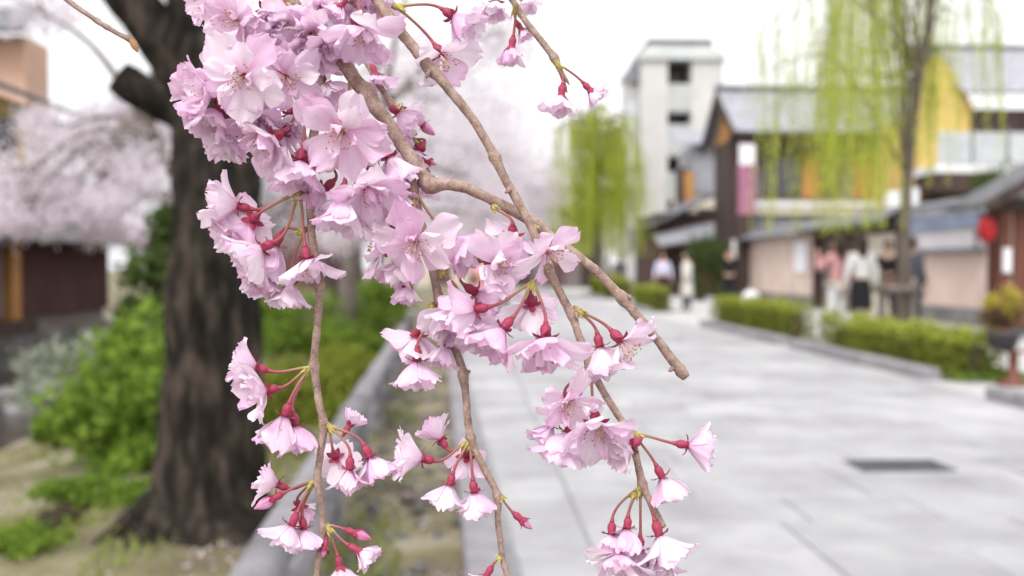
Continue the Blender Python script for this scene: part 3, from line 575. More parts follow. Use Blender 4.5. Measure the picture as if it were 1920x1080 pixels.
def willow(base, trunk, r0, centre, R, ztop, zb, n, m_, label, leaf=(.085, .02), bias=0.0, drop=1.2, vary=.15):
    o = empty('weeping_willow', base, label, 'tree')
    a, b = spline([Vector(base) - Vector((0, 0, .1))] + trunk, [r0 * (1 - .6 * i / len(trunk)) for i in range(len(trunk) + 1)], .15); MB().tube(a, b, 14, .15, 4).build('trunk', M['willow_bark'], o, True)
    lm = MB(); top = trunk[-1]; cs, ds = [], []
    for i in range(44):
        an = random.uniform(0, 2 * math.pi); rr = R * (.04 + .96 * random.random()) ** .5; e = Vector((centre[0] + rr * math.cos(an), centre[1] + rr * math.sin(an), ztop - drop * (rr / R) ** 1.5 * random.uniform(.7 - vary, 1.15 + vary)))
        s_ = random.choice(trunk[1:]); mid = s_.lerp(e, .55); mid.z = max(s_.z, e.z) + .25
        a, b = spline([s_, mid, e], [r0 * .3, r0 * .15, r0 * .05], .25); lm.tube(a, b, 6)
        for j in range(int(n / 44 * random.uniform(.4, 1.6))):
            q = a[int(len(a) * random.uniform(.62, .999))] + Vector((random.gauss(0, .13), random.gauss(0, .13), 0)); zlow = max(zb, random.gauss(zb + .18 * (ztop - zb), .2 * (ztop - zb)))
            if bias and q.x > centre[0] + .3: zlow += bias * random.uniform(.4, 1.2)
            if zlow > q.z - .4 or (bias and abs(q.x - trunk[2].x) < .3 and random.random() < .85): continue
            sw = (random.gauss(0, .05), random.gauss(0, .05)); m = int((q.z - zlow) / .035)
            t = np.linspace(0, 1, m); z = q.z - t * (q.z - zlow); x = q.x + sw[0] * t * 2 + .03 * np.sin(t * 9 + i + j); y_ = q.y + sw[1] * t * 2
            cs.append(np.stack([x, y_, z], 1) + RNG.normal(size=(m, 3)) * .018)
            if j % 2 == 0: lm.tube([q, (x[m // 2], y_[m // 2], z[m // 2]), (x[-1], y_[-1], z[-1])], [.006, .004, .002], 4)
    lm.build('limbs', M['willow_bark'], o, True)
    c = np.concatenate(cs); foliage('crown', leaves(c, leaf[0], leaf[1], (0, 0, -1), .55), M[m_], o); return o
wb = G(1690, 640)
willow(tuple(wb), [AT(1694, 480, wb.y), AT(1702, 330, wb.y), AT(1722, 150, wb.y), AT(1748, -20, wb.y), AT(1740, -160, wb.y)], .105, (AT(1630, 100, wb.y).x, wb.y - .1), 2.0, 6.3, 1.75, 330, 'willow',
       'young yellow-green weeping willow beside the hedge with support posts', (.085, .026), 1.5, 1.9)
willow((5.6, 43.5, 0), [V((5.6, 43.5, 2)), V((5.5, 43.5, 4)), V((5.3, 43.5, 6)), V((5.3, 43.5, 7.4))], .2, (5.35, 43.5), 2.6, 8.3, 1.7, 400, 'willow', 'full yellow-green weeping willow at the far end before the white block', (.15, .04), 0.0, 2.6, .5)
# support posts of the young willow
ts = empty('tree_support', (wb.x, wb.y, 0), 'grey timber crossbar and posts propping the young willow', 'tree support')
for px in (1652, 1712): a = AT(px, 640, wb.y - .12); MB().tube([(a.x, a.y, -.02), (a.x, a.y, 1.02)], [.045, .045], 10).build('post', M['bark2'], ts, True)
a = AT(1640, 541, wb.y - .19); b = AT(1722, 541, wb.y - .19); MB().tube([a, b], [.05, .05], 10).build('crossbar', M['bark2'], ts, True)

def hedge(x0, y0, x1, y1, h, n, label, group=None, tx=.055):
    o = empty('clipped_hedge', ((x0 + x1) / 2, (y0 + y1) / 2, .03), label, 'hedge', group)
    MB().box(x0 + .12, y0 + .12, .03, x1 - .12, y1 - .12, h - .12).build('core', M['hedge_core'], o)
    c = RNG.uniform((x0, y0, .06), (x1, y1, h), (n * 2, 3)); dx = np.minimum(c[:, 0] - x0, x1 - c[:, 0]); dy = np.minimum(c[:, 1] - y0, y1 - c[:, 1]); dzz = h - c[:, 2]
    dm = np.minimum(np.minimum(dx, dy), dzz); c = c[dm < .17][:n]
    bump = np.array([noise.noise(Vector((q[0] * 2.2, q[1] * 2.2, q[2] * 2))) for q in c]) * .16 + RNG.exponential(.022, len(c))
    c[:, 2] += bump * (c[:, 2] / h); c[:, 0] += bump * .8 * np.sign(c[:, 0] - (x0 + x1) / 2)
    foliage('foliage', leaves(c, tx, tx * .55), M['hedge'], o)
    t_ = c[c[:, 2] > h - .10] + np.array((0, 0, .025)); foliage('new_growth', leaves(t_[::2], tx, tx * .55), M['new_growth'], o); return o
hedge(4.88, 9.9, 5.45, 13.5, .46, 11000, 'long clipped green hedge between the pale stone marker and the paved apron')
hedge(4.9, 15.3, 5.36, 20.0, .56, 10000, 'clipped green hedge behind the second kerb leading towards the person in black')
hedge(4.86, 26.4, 5.36, 29.8, .62, 5000, 'small clipped hedge at the street edge beside the walking person in white', None, .08)
hedge(5.2, 38.2, 6.3, 43.0, .75, 6000, 'bright green hedge under the far willow', None, .1)

def shrub(name, label, cat, lobes, per, m_, leaf, asp, base, sig=.45, k=26):
    o = empty(name, base, label, cat); st = MB(); al = []
    for (c, rx, ry, rz) in lobes:
        cc, ls = clumps(c, (rx, ry, rz), k, per // k, (rx * sig * .5, ry * sig * .5, rz * sig * .5), .2); al.append(leaves(ls, leaf, leaf * asp, (0, 0, .5), 1.0))
        for q in cc[::3]:
            q = Vector(q); b0 = Vector(base) + Vector((random.gauss(0, .06), random.gauss(0, .06), -.08)); a, b = spline([b0, b0.lerp(q, .6) + Vector((0, 0, .08)), q], [.014, .009, .004], .12); st.tube(a, b, 5)
    st.build('stems', M['hedge_core'], o, True); foliage('foliage', np.concatenate(al), M[m_], o); return o
shrub('leafy_weed_clump', 'bright green leafy clump on the bank left of the trunk', 'plant', [(AT(240, 730, 6.3), .30, .3, .26), (AT(280, 660, 6.8), .22, .3, .24), (AT(195, 770, 6.0), .24, .25, .16), (AT(290, 790, 6.0), .22, .25, .26), (AT(250, 850, 5.8), .24, .22, .13), (AT(120, 800, 6.1), .12, .15, .07), (AT(235, 655, 6.6), .10, .15, .10)], 460, 'weed', .11, .5, (-2.1, 6.2, -.05), .7, 16)
shrub('grey_leaved_shrub', 'pale grey-green shrub at the water edge beyond the leafy clump', 'shrub', [(AT(150, 690, 7.6), .34, .3, .16), (AT(100, 740, 7.2), .22, .3, .10), (AT(230, 650, 7.8), .26, .3, .13)], 520, 'grey_leaf', .09, .45, (-2.9, 7.5, -.2), .7, 16)
shrub('low_weed_patch', 'low pale green weeds on the bank at the foot of the leafy clump', 'plant', [(AT(170, 915, 5.0), .24, .2, .06), (AT(260, 925, 5.0), .2, .2, .05), (AT(60, 1010, 4.2), .16, .2, .04)], 1100, 'weed', .05, .5, (-1.9, 5.0, -.02))
shrub('evergreen_shrub', 'dark evergreen shrub rising behind the big cherry trunk beside the river', 'shrub', [(AT(285, 510, 9.4), .26, .3, .22), (AT(270, 580, 9.2), .22, .3, .16), (AT(310, 430, 9.6), .14, .2, .18)], 420, 'ever', .12, .5, (-3.0, 9.4, -.2))
shrub('bank_shrub', 'rounded yellow-green shrub between the big trunk and the stone railing', 'shrub', [(AT(590, 720, 8.0), .44, .42, .22), (AT(655, 700, 8.6), .30, .38, .22), (AT(530, 770, 7.4), .36, .36, .26), (AT(600, 800, 7.3), .30, .3, .22), (AT(545, 870, 6.2), .2, .25, .14)], 3200, 'hedge', .06, .5, (-1.25, 7.8, 0))
shrub('bank_shrub', 'dark green shrub behind the yellow-green bank shrub, around the mottled trunk', 'shrub', [(AT(700, 600, 13.4), .5, .5, .4), (AT(580, 600, 12), .55, .5, .42), (AT(500, 610, 11.5), .4, .5, .45), (AT(720, 560, 14), .4, .5, .3), (AT(640, 640, 12.2), .6, .4, .2)], 1900, 'weed', .08, .5, (-1.6, 12.3, 0))
shrub('garden_shrub', 'dark green shrub showing over the garden wall left of the roofed gate', 'shrub', [((11.6, 21.2, 2.9), .6, .9, .5), ((11.9, 19.5, 3.0), .6, .9, .5)], 1900, 'ever', .09, .5, (11.7, 20.4, .3))
shrub('garden_shrub', 'green bush beside the low shop behind the person in black', 'shrub', [(AT(1325, 480, 36), .7, .6, .7), (AT(1350, 520, 36), .5, .6, .6), (AT(1300, 530, 36), .4, .6, .5)], 1900, 'ever', .12, .5, (8.4, 36, .0))
# round bronze shrub in a pot on a stand
p = AT(1882, 640, 9.6); ps = empty('potted_shrub', (p.x, p.y, 0), 'round yellow and bronze shrub in a dark pot on a wooden stand', 'potted plant')
MB().lathe([(.09, p.z - .09), (.12, p.z - .04), (.16, p.z + .06), (.165, p.z + .09), (.14, p.z + .09)], 16, c=(p.x, p.y, 0)).build('pot', M['pot'], ps, True)
MB().lathe([(.16, 0), (.15, .05), (.05, .07), (.045, p.z - .12), (.13, p.z - .1), (.13, p.z - .085)], 14, c=(p.x + .1, p.y, 0)).build('stand', M['wood_red'], ps, True)
cc, ls = clumps((p.x, p.y, p.z + .28), (.17, .17, .17), 30, 50, (.035, .035, .035), .3); foliage('foliage', leaves(ls, .045, .026), M['brown_leaf'], ps)
cc, ls = clumps((p.x - .02, p.y - .03, p.z + .40), (.17, .16, .10), 24, 46, (.03, .03, .03), .4); foliage('young_leaves', leaves(ls, .045, .026), M['yellow_leaf'], ps)
# pale stone marker between the two hedges
p = G(1541, 652); sm = empty('stone_marker', (p.x + .1, p.y, 0), 'short pale stone marker post standing between the two hedges', 'stone post')
MB().box(p.x, p.y - .1, -.02, p.x + .2, p.y + .1, .46, bev=.02).build('shaft', M['pave'], sm); MB().box(p.x - .03, p.y - .13, .46, p.x + .23, p.y + .13, .53, bev=.03).build('cap', M['pave'], sm)
# white bundle by the banner
p = AT(1408, 556, 31); wbg = empty('white_bag', (p.x, p.y, 0), 'white carrier bag on the ground below the purple banner', 'bag')
MB().lathe([(.2, 0), (.27, .08), (.28, .28), (.22, .42), (.1, .47)], 14, c=(p.x, p.y, .005)).build('sack', M['white'], wbg, True); MB().tube([(p.x - .1, p.y, .45), (p.x - .06, p.y, .58), (p.x + .06, p.y, .58), (p.x + .1, p.y, .45)], [.012] * 4, 6).build('handle', M['white'], wbg, True)

# grass, fallen petals and pebbles on the bank and beside the kerb
def scatter(n, f): return np.array([q for q in (f() for _ in range(n)) if q is not None])
def gz(x, y): return .05 * noise.noise(Vector((x * 1.6, y * 1.6, 0))) + float(np.interp(x, [-4.3, -3.7, -3.2, -2.8, -2.4, -2.0, -1.6, -1.2, -.8, -.45, .3], [-.52, -.36, -.22, -.12, -.06, -.02, .02, .03, .01, -.02, -.03]))
def gr():
    y = 2.4 + 9 * random.random() ** 1.6; x = random.uniform(-4.0, railx(y) + .3)
    if noise.noise(Vector((x * 1.3, y * 1.3, 5))) < .08 and random.random() < .93: return None
    return (x, y, gz(x, y) + .02)
c = scatter(26000, gr); gp = leaves(c, .07, .012, (0, 0, 1), .8)
o = link('bank_grass', np_mesh('bank_grass', gp, 4, M['grass'], (0, 0, 0))); setp(o, 'short yellowish grass and moss on the river bank', 'grass', kind='stuff')
def pt():
    y = 1.8 + 14 * random.random() ** 1.5; x = random.uniform(railx(y) - .5, edge(y) - .03) if random.random() < .75 else random.uniform(-3.4, -.8)
    return (x, y, gz(x, y) + .012)
c = scatter(5200, pt); o = link('fallen_petals', np_mesh('fallen_petals', leaves(c, .02, .016, (1, 0, 0), .8), 4, M['litter'], (0, 0, 0))); setp(o, 'fallen cherry petals scattered over the strip beside the kerb', 'petals', kind='stuff')
m_ = MB()
for i in range(420):
    y = 1.8 + 9 * random.random() ** 1.5; x = random.uniform(railx(y) - .1, edge(y) - .05); r = random.uniform(.012, .035); m_.lathe([(r * .4, -r * .5), (r, -r * .1), (r * .9, r * .35), (r * .3, r * .6)], 6, Matrix.Rotation(random.random() * 6, 3, 'Z'), (x, y, gz(x, y) + .008))
setp(m_.build('pebbles', M['wall_stone'], None, True, (0, 0, 0)), 'grey pebbles in the strip between railing and kerb', 'pebbles', kind='stuff')
c = scatter(2600, lambda: (random.uniform(4.88, 5.7), random.uniform(9.7, 11.6), .07)); o = link('bed_grass', np_mesh('bed_grass', leaves(c, .10, .014, (0, 0, 1), .5), 4, M['weed'], (0, 0, 0))); setp(o, 'bright green grass at the foot of the long hedge', 'grass', kind='stuff')
# stones at the water's edge
for i, (px, py) in enumerate(((20, 735), (95, 725), (170, 705), (45, 765), (230, 690), (130, 760), (60, 700))):
    p = G(px, py, -.6); r = random.uniform(.14, .3); m_ = MB().lathe([(r * .7, -.35), (r, -.05), (r * .85, r * .25), (r * .4, r * .42)], 9, Matrix.Rotation(i, 3, 'Z'), p)
    m_.v = [tuple(Vector(v) + Vector((1, 1, .6)) * .06 * noise.noise(Vector(v) * 3)) for v in m_.v]
    setp(m_.build('river_stone', M['stone'], None, True), 'pale rounded stone lying in the shallow river', 'stone', 'stones in the river')

# ================================================================== people
SKINNED = []
def skin(name, joints, edges, m_, parent, off=0.0, sub=1):
    ks = list(joints); me = bpy.data.meshes.new(name); me.from_pydata([joints[k][0] for k in ks], [], [] ); me.update()
    me = bpy.data.meshes.new(name); me.from_pydata([joints[k][0] for k in ks], [(ks.index(a), ks.index(b)) for a, b in edges], []); me.materials.append(m_)
    o = link(name, me, parent); sk = o.modifiers.new('Skin', 'SKIN'); sk.use_smooth_shade = True
    for i, k in enumerate(ks):
        r = joints[k][1]; r = (r, r) if not isinstance(r, tuple) else r; d = me.skin_vertices[0].data[i]; d.radius = (r[0] + off, r[1] + off); d.use_root = (i == 0)
    if sub: s_ = o.modifiers.new('Sub', 'SUBSURF'); s_.levels = sub; s_.render_levels = sub
    SKINNED.append(o); return o
M['skin'] = mat('skin', (.50, .30, .22), (.56, .35, .26), 8, .6); M['hair'] = mat('dark_hair', (.018, .012, .010), (.05, .03, .024), 20, .5); M['eye'] = mat('eye', (.02, .015, .012)); M['lip'] = mat('lips', (.42, .14, .13))
def cloth(n, c): return mat('cloth_' + n, tuple(x * .85 for x in c), c, 6, .9)
CL = {'pink': cloth('pink', (.62, .33, .34)), 'white': cloth('white', (.78, .77, .77)), 'black': cloth('black', (.018, .018, .022)), 'grey': cloth('grey', (.12, .115, .14)), 'lav': cloth('lavender', (.66, .66, .84)),
      'navy': cloth('navy', (.035, .045, .09)), 'cream': cloth('cream', (.68, .64, .60)), 'yellow': cloth('yellow', (.60, .46, .14)), 'rose': cloth('rose', (.66, .30, .40)), 'dark': cloth('dark', (.05, .045, .055))}
def person(px, Y, H, head_deg, label, top, low, arms='down', skirt=None, coat=None, stride=0.0, hair='short', sleeves=True, lean=0.0, group=None, z=0.0):
    g = AT(px, 600, Y); o = empty('person', (g.x, g.y, z), label, 'person', group); o.rotation_euler = (0, 0, math.radians(head_deg)); o.scale = (H / 1.7,) * 3
    J = {'pelvis': ((0, 0, .93), (.135, .10)), 'spine': ((0, lean * .3, 1.10), (.125, .095)), 'chest': ((0, lean * .7, 1.28), (.14, .105)), 'uchest': ((0, lean, 1.40), (.11, .085)), 'neck': ((0, lean + .01, 1.48), .05),
         'hb': ((0, lean + .02, 1.55), (.068, .075)), 'hm': ((0, lean + .03, 1.62), (.078, .092)), 'ht': ((0, lean + .02, 1.685), (.05, .06))}
    E = [('pelvis', 'spine'), ('spine', 'chest'), ('chest', 'uchest'), ('uchest', 'neck'), ('neck', 'hb'), ('hb', 'hm'), ('hm', 'ht')]
    J['nose'] = ((0, lean + .125, 1.60), .012); E.append(('hm', 'nose'))
    for s in (-1, 1):
        n = 'LR'[s > 0]; st = stride * s
        if arms == 'up': el, wr = (s * .26, .16 + lean, 1.24), (s * .09, .27 + lean, 1.50)
        elif arms == 'front': el, wr = (s * .25, .05 + lean, 1.14), (s * .10, .25 + lean, 1.12)
        elif arms == 'oneup' and s < 0: el, wr = (s * .30, .12 + lean, 1.16), (s * .20, .28 + lean, 1.42)
        else: el, wr = (s * .25, -.03 + lean * .6, 1.14), (s * .27, .05 + lean * .5 + st * .25, .90)
        J['sh' + n] = ((s * .165, lean, 1.395), .058); J['el' + n] = (el, .042); J['wr' + n] = (wr, .028)
        d = (Vector(wr) - Vector(el)).normalized(); pm = Vector(wr) + d * .06; J['pa' + n] = (tuple(pm), (.036, .022))
        E += [('uchest', 'sh' + n), ('sh' + n, 'el' + n), ('el' + n, 'wr' + n), ('wr' + n, 'pa' + n)]
        sd_ = d.cross(Vector((0, 1, 0)) if abs(d.y) < .8 else Vector((1, 0, 0))).normalized(); nn = sd_.cross(d)
        for k, (of, ln) in enumerate(((-.028, .06), (-.010, .072), (.010, .068), (.028, .052))):
            b_ = pm + d * .03 + sd_ * of; t_ = b_ + d * ln * .55; e_ = t_ + d * ln * .35 + nn * .02
            J[f'f{n}{k}'] = (tuple(b_), .009); J[f'g{n}{k}'] = (tuple(t_), .0085); J[f'h{n}{k}'] = (tuple(e_), .007); E += [('pa' + n, f'f{n}{k}'), (f'f{n}{k}', f'g{n}{k}'), (f'g{n}{k}', f'h{n}{k}')]
        tb = pm - d * .02 + sd_ * .045 * -s; te = tb + d * .035 + nn * .025; J['t' + n] = (tuple(tb), .011); J['u' + n] = (tuple(te), .009); E += [('pa' + n, 't' + n), ('t' + n, 'u' + n)]
        J['hip' + n] = ((s * .09, 0, .87), .088); J['kn' + n] = ((s * .10, .03 + st * .5, .49), .058); J['an' + n] = ((s * .10, st, .085), .04); J['he' + n] = ((s * .10, st + .02, .045), .04); J['to' + n] = ((s * .11, st + .16, .035), .034)
        E += [('pelvis', 'hip' + n), ('hip' + n, 'kn' + n), ('kn' + n, 'an' + n), ('an' + n, 'he' + n), ('he' + n, 'to' + n)]
    skin('body', J, E, M['skin'], o)
    def sub(keys, nm, m_, off):
        j = {k: J[k] for k in keys}; skin(nm, j, [e for e in E if e[0] in j and e[1] in j], m_, o, off)
    tk = ['pelvis', 'spine', 'chest', 'uchest'] + [a + n for n in 'LR' for a in (('sh', 'el', 'wr') if sleeves else ('sh', 'el'))]
    sub(tk, 'top', CL[top], .020)
    if skirt:
        MBx = MB().lathe([(.15, 1.0), (.17, .9), (.185, .75), (.20, .5), (.20, .49)], 16); MBx.v = [(v[0], v[1] * .8, v[2]) for v in MBx.v]; link('skirt', MBx.mesh('skirt', CL[low], smooth=True), o)
    else: sub(['pelvis'] + [a + n for n in 'LR' for a in ('hip', 'kn', 'an')], 'trousers', CL[low], .018)
    if coat:
        MBx = MB().lathe([(.10, 1.44), (.19, 1.36), (.185, 1.15), (.175, 1.0), (.21, .8), (.25, coat), (.24, coat - .01)], 18); MBx.v = [(v[0], v[1] * .78 + (lean if v[2] > 1.2 else 0), v[2]) for v in MBx.v]; link('coat', MBx.mesh('coat', CL[top], smooth=True), o)
    for n in 'LR':
        j = {'a': (J['an' + n][0], .045), 'h': (J['he' + n][0], .047), 't': (J['to' + n][0], .04)}; skin('shoe', j, [('a', 'h'), ('h', 't')], CL['dark'], o)
    # hair: a cap over crown and back of the head, longer where the photo shows it
    hb = MB(); prof = [(.075, 1.53 if hair == 'short' else 1.36), (.092, 1.58), (.105, 1.64), (.09, 1.70), (.05, 1.745), (.012, 1.755)]
    if hair == 'bun': prof = [(.07, 1.53), (.095, 1.58), (.11, 1.65), (.095, 1.72), (.07, 1.76), (.055, 1.80), (.015, 1.82)]
    hb.lathe(prof, 16, c=(0, lean - .012, 0)); hb.v = [(v[0] * .94, v[1] - (.045 if v[2] < 1.66 else 0), v[2]) for v in hb.v]; link('hair', hb.mesh('hair', M['hair'], smooth=True), o)
    ey = MB()
    for s in (-1, 1): ey.lathe([(.004, -.009), (.011, 0), (.004, .009)], 8, c=(s * .032, lean + .112, 1.625))
    link('eyes', ey.mesh('eyes', M['eye']), o); link('mouth', MB().box(-.022, lean + .100, 1.553, .022, lean + .112, 1.563).mesh('mouth', M['lip']), o)
    return o
person(1570, 16.6, 1.66, 15, 'person in pink top and white trousers with one arm raised by the hedge', 'pink', 'white', 'oneup', hair='long', z=0)
person(1614, 16.4, 1.68, 5, 'person in white blouse and black skirt seen from behind by the willow', 'white', 'black', 'down', skirt=True, hair='long')
person(1664, 17.2, 1.62, 150, 'person in black top facing the street beside the willow trunk', 'black', 'dark', 'front', hair='short')
person(1710, 17.8, 1.70, -70, 'person in dark grey coat half hidden by the willow trunk', 'grey', 'dark', 'down', coat=.62, hair='short')
person(1367, 29, 1.72, 165, 'person in black clothes holding hands up to the face before the banner', 'black', 'black', 'up', hair='short')
person(1288, 27, 1.60, 60, 'person in long white coat walking past the small hedge', 'cream', 'navy', 'down', coat=.45, stride=.12, hair='short')
person(1243, 33, 1.66, 170, 'person in pale lavender shirt and dark trousers at the low shop', 'lav', 'black', 'down', hair='short')
person(905, 22, 1.58, 175, 'person in rose kimono-like robe with yellow waistband on the street', 'rose', 'rose', 'front', coat=.12, hair='bun')
link('waistband', MB().lathe([(.18, .97), (.20, 1.0), (.20, 1.16), (.18, 1.19)], 18, Matrix.Diagonal((1, .85, 1))).mesh('waistband', CL['yellow'], smooth=True), bpy.data.objects['person.007'])
person(940, 23, 1.64, 170, 'person in navy clothes walking beside the rose robe', 'navy', 'navy', 'down', stride=.1, hair='short')
person(1139, 46, 1.66, 175, 'person in white shirt and grey trousers far down the street under the willow', 'white', 'grey', 'down', hair='short')
person(1162, 47, 1.72, 170, 'person in dark clothes far down the street under the willow', 'dark', 'dark', 'down', hair='short')
dg = bpy.context.evaluated_depsgraph_get(); dg.update()
new = [(o, bpy.data.meshes.new_from_object(o.evaluated_get(dg))) for o in SKINNED]
for o, me in new:
    o.modifiers.clear(); o.data = me; me.polygons.foreach_set('use_smooth', [True] * len(me.polygons))

# ================================================================== the hanging cherry shoots in the foreground
MM = FOCUS / FPX                                   # one photo pixel at the focus distance, in metres
def petal_mat(name, pale, mid, deep, trans):
    m, t, out = node_mat(name); L = t.links.new
    uv = t.nodes.new('ShaderNodeUVMap'); sp = t.nodes.new('ShaderNodeSeparateXYZ'); L(uv.outputs[0], sp.inputs[0])
    oi = t.nodes.new('ShaderNodeObjectInfo')
    # veins: noise drawn out along the petal
    mp = t.nodes.new('ShaderNodeMapping'); mp.inputs['Scale'].default_value = (26, 1.6, 1); L(uv.outputs[0], mp.inputs[0])
    nz = t.nodes.new('ShaderNodeTexNoise'); nz.noise_dimensions = '4D'; nz.inputs['Scale'].default_value = 1.0; nz.inputs['Detail'].default_value = 3; L(mp.outputs[0], nz.inputs['Vector']); L(oi.outputs['Random'], nz.inputs['W'])
    tc = t.nodes.new('ShaderNodeTexCoord'); n2 = t.nodes.new('ShaderNodeTexNoise'); n2.noise_dimensions = '4D'; n2.inputs['Scale'].default_value = 2.4; L(uv.outputs[0], n2.inputs['Vector'])
    mw = t.nodes.new('ShaderNodeMath'); mw.operation = 'MULTIPLY'; mw.inputs[1].default_value = 37.0; L(oi.outputs['Random'], mw.inputs[0]); L(mw.outputs[0], n2.inputs['W'])
    # pigment: petal's own tone (random) + blotch + stronger pink towards the tip edge
    def math_(op, a, b, c=None):
        n = t.nodes.new('ShaderNodeMath'); n.operation = op
        for i, x in enumerate((a, b, c)):
            if x is None: continue
            if isinstance(x, (int, float)): n.inputs[i].default_value = x
            else: L(x, n.inputs[i])
        return n.outputs[0]
    tip = math_('POWER', sp.outputs['Y'], 4.0)
    base = math_('POWER', math_('SUBTRACT', 1.0, sp.outputs['Y']), 3.0)
    f = math_('MULTIPLY_ADD', oi.outputs['Random'], .46, -.12)
    f = math_('MULTIPLY_ADD', n2.outputs[0], .55, math_('SUBTRACT', f, .12)); f = math_('MULTIPLY_ADD', tip, .22, f); f = math_('MULTIPLY_ADD', base, .30, f)
    f = math_('MULTIPLY_ADD', nz.outputs[0], .46, math_('SUBTRACT', f, .23))
    cr = t.nodes.new('ShaderNodeValToRGB'); e = cr.color_ramp.elements; e[0].color = (*pale, 1); e[0].position = .05; e[1].color = (*deep, 1); e[1].position = .95; k = e.new(.42); k.color = (*mid, 1)
    L(f, cr.inputs[0])
    d = t.nodes.new('ShaderNodeBsdfDiffuse'); tr = t.nodes.new('ShaderNodeBsdfTranslucent'); gl = t.nodes.new('ShaderNodeBsdfGlossy'); gl.inputs['Roughness'].default_value = .42
    b = t.nodes.new('ShaderNodeBump'); b.inputs['Strength'].default_value = .35; b.inputs['Distance'].default_value = .0004; L(nz.outputs[0], b.inputs['Height'])
    for q in (d, gl): L(b.outputs[0], q.inputs['Normal'])
    L(cr.outputs[0], d.inputs[0]); L(cr.outputs[0], tr.inputs[0])
    ms = t.nodes.new('ShaderNodeMixShader'); ms.inputs[0].default_value = trans; L(d.outputs[0], ms.inputs[1]); L(tr.outputs[0], ms.inputs[2])
    lw = t.nodes.new('ShaderNodeLayerWeight'); lw.inputs[0].default_value = .25; g2 = math_('MULTIPLY', lw.outputs['Facing'], .10)
    m2 = t.nodes.new('ShaderNodeMixShader'); L(g2, m2.inputs[0]); L(ms.outputs[0], m2.inputs[1]); L(gl.outputs[0], m2.inputs[2]); L(m2.outputs[0], out.inputs[0])
    return m
M['petal'] = petal_mat('cherry_petal', (.965, .905, .955), (.93, .74, .89), (.80, .34, .67), .45)
M['bud'] = petal_mat('cherry_bud_petal', (.86, .50, .70), (.80, .32, .56), (.62, .14, .36), .40)
def grad_mat(name, stops, rough=.5, spots=False, scale=900.0):
    """colour along the stalk (UV y), with fine noise."""
    m, t, out = node_mat(name); L = t.links.new; p = t.nodes.new('ShaderNodeBsdfPrincipled'); L(p.outputs[0], out.inputs[0]); p.inputs['Roughness'].default_value = rough; p.inputs['Specular IOR Level'].default_value = .35
    uv = t.nodes.new('ShaderNodeUVMap'); sp = t.nodes.new('ShaderNodeSeparateXYZ'); L(uv.outputs[0], sp.inputs[0]); tc = t.nodes.new('ShaderNodeTexCoord')
    n = t.nodes.new('ShaderNodeTexNoise'); n.inputs['Scale'].default_value = scale; n.inputs['Detail'].default_value = 4; L(tc.outputs['Object'], n.inputs['Vector'])
    a = t.nodes.new('ShaderNodeMath'); a.operation = 'MULTIPLY_ADD'; a.inputs[1].default_value = .35; L(n.outputs[0], a.inputs[0]); s = t.nodes.new('ShaderNodeMath'); s.operation = 'SUBTRACT'; L(sp.outputs['Y'], s.inputs[0]); s.inputs[1].default_value = .175; L(s.outputs[0], a.inputs[2])
    cr = t.nodes.new('ShaderNodeValToRGB'); e = cr.color_ramp.elements; e[0].position, e[0].color = stops[0][0], (*stops[0][1], 1); e[1].position, e[1].color = stops[-1][0], (*stops[-1][1], 1)
    for q, c in stops[1:-1]: k = e.new(q); k.color = (*c, 1)
    L(a.outputs[0], cr.inputs[0]); L(cr.outputs[0], p.inputs['Base Color']); b = t.nodes.new('ShaderNodeBump'); b.inputs['Strength'].default_value = .4; b.inputs['Distance'].default_value = .0002; L(n.outputs[0], b.inputs['Height']); L(b.outputs[0], p.inputs['Normal'])
    return m
M['pedicel'] = grad_mat('flower_stalk', [(.0, (.40, .38, .10)), (.22, (.33, .20, .10)), (.6, (.30, .10, .10)), (1, (.32, .055, .085))])
M['calyx'] = grad_mat('calyx_red', [(.0, (.30, .035, .075)), (.5, (.35, .04, .09)), (1, (.27, .025, .06))], .45)
M['spur'] = grad_mat('bud_scale', [(.0, (.20, .12, .06)), (.5, (.48, .42, .12)), (1, (.50, .50, .16))], .6)
M['brown_bud'] = grad_mat('brown_leaf_bud', [(.0, (.22, .11, .06)), (.6, (.42, .24, .10)), (1, (.46, .33, .14))], .6)
M['filament'] = mat('stamen_filament', (.86, .62, .66), (.92, .74, .74), 300, .6); M['anther'] = mat('stamen_anther', (.30, .12, .05), (.62, .42, .14), 900, .7); M['pistil'] = mat('pistil', (.70, .66, .30), (.74, .70, .36), 300, .6)
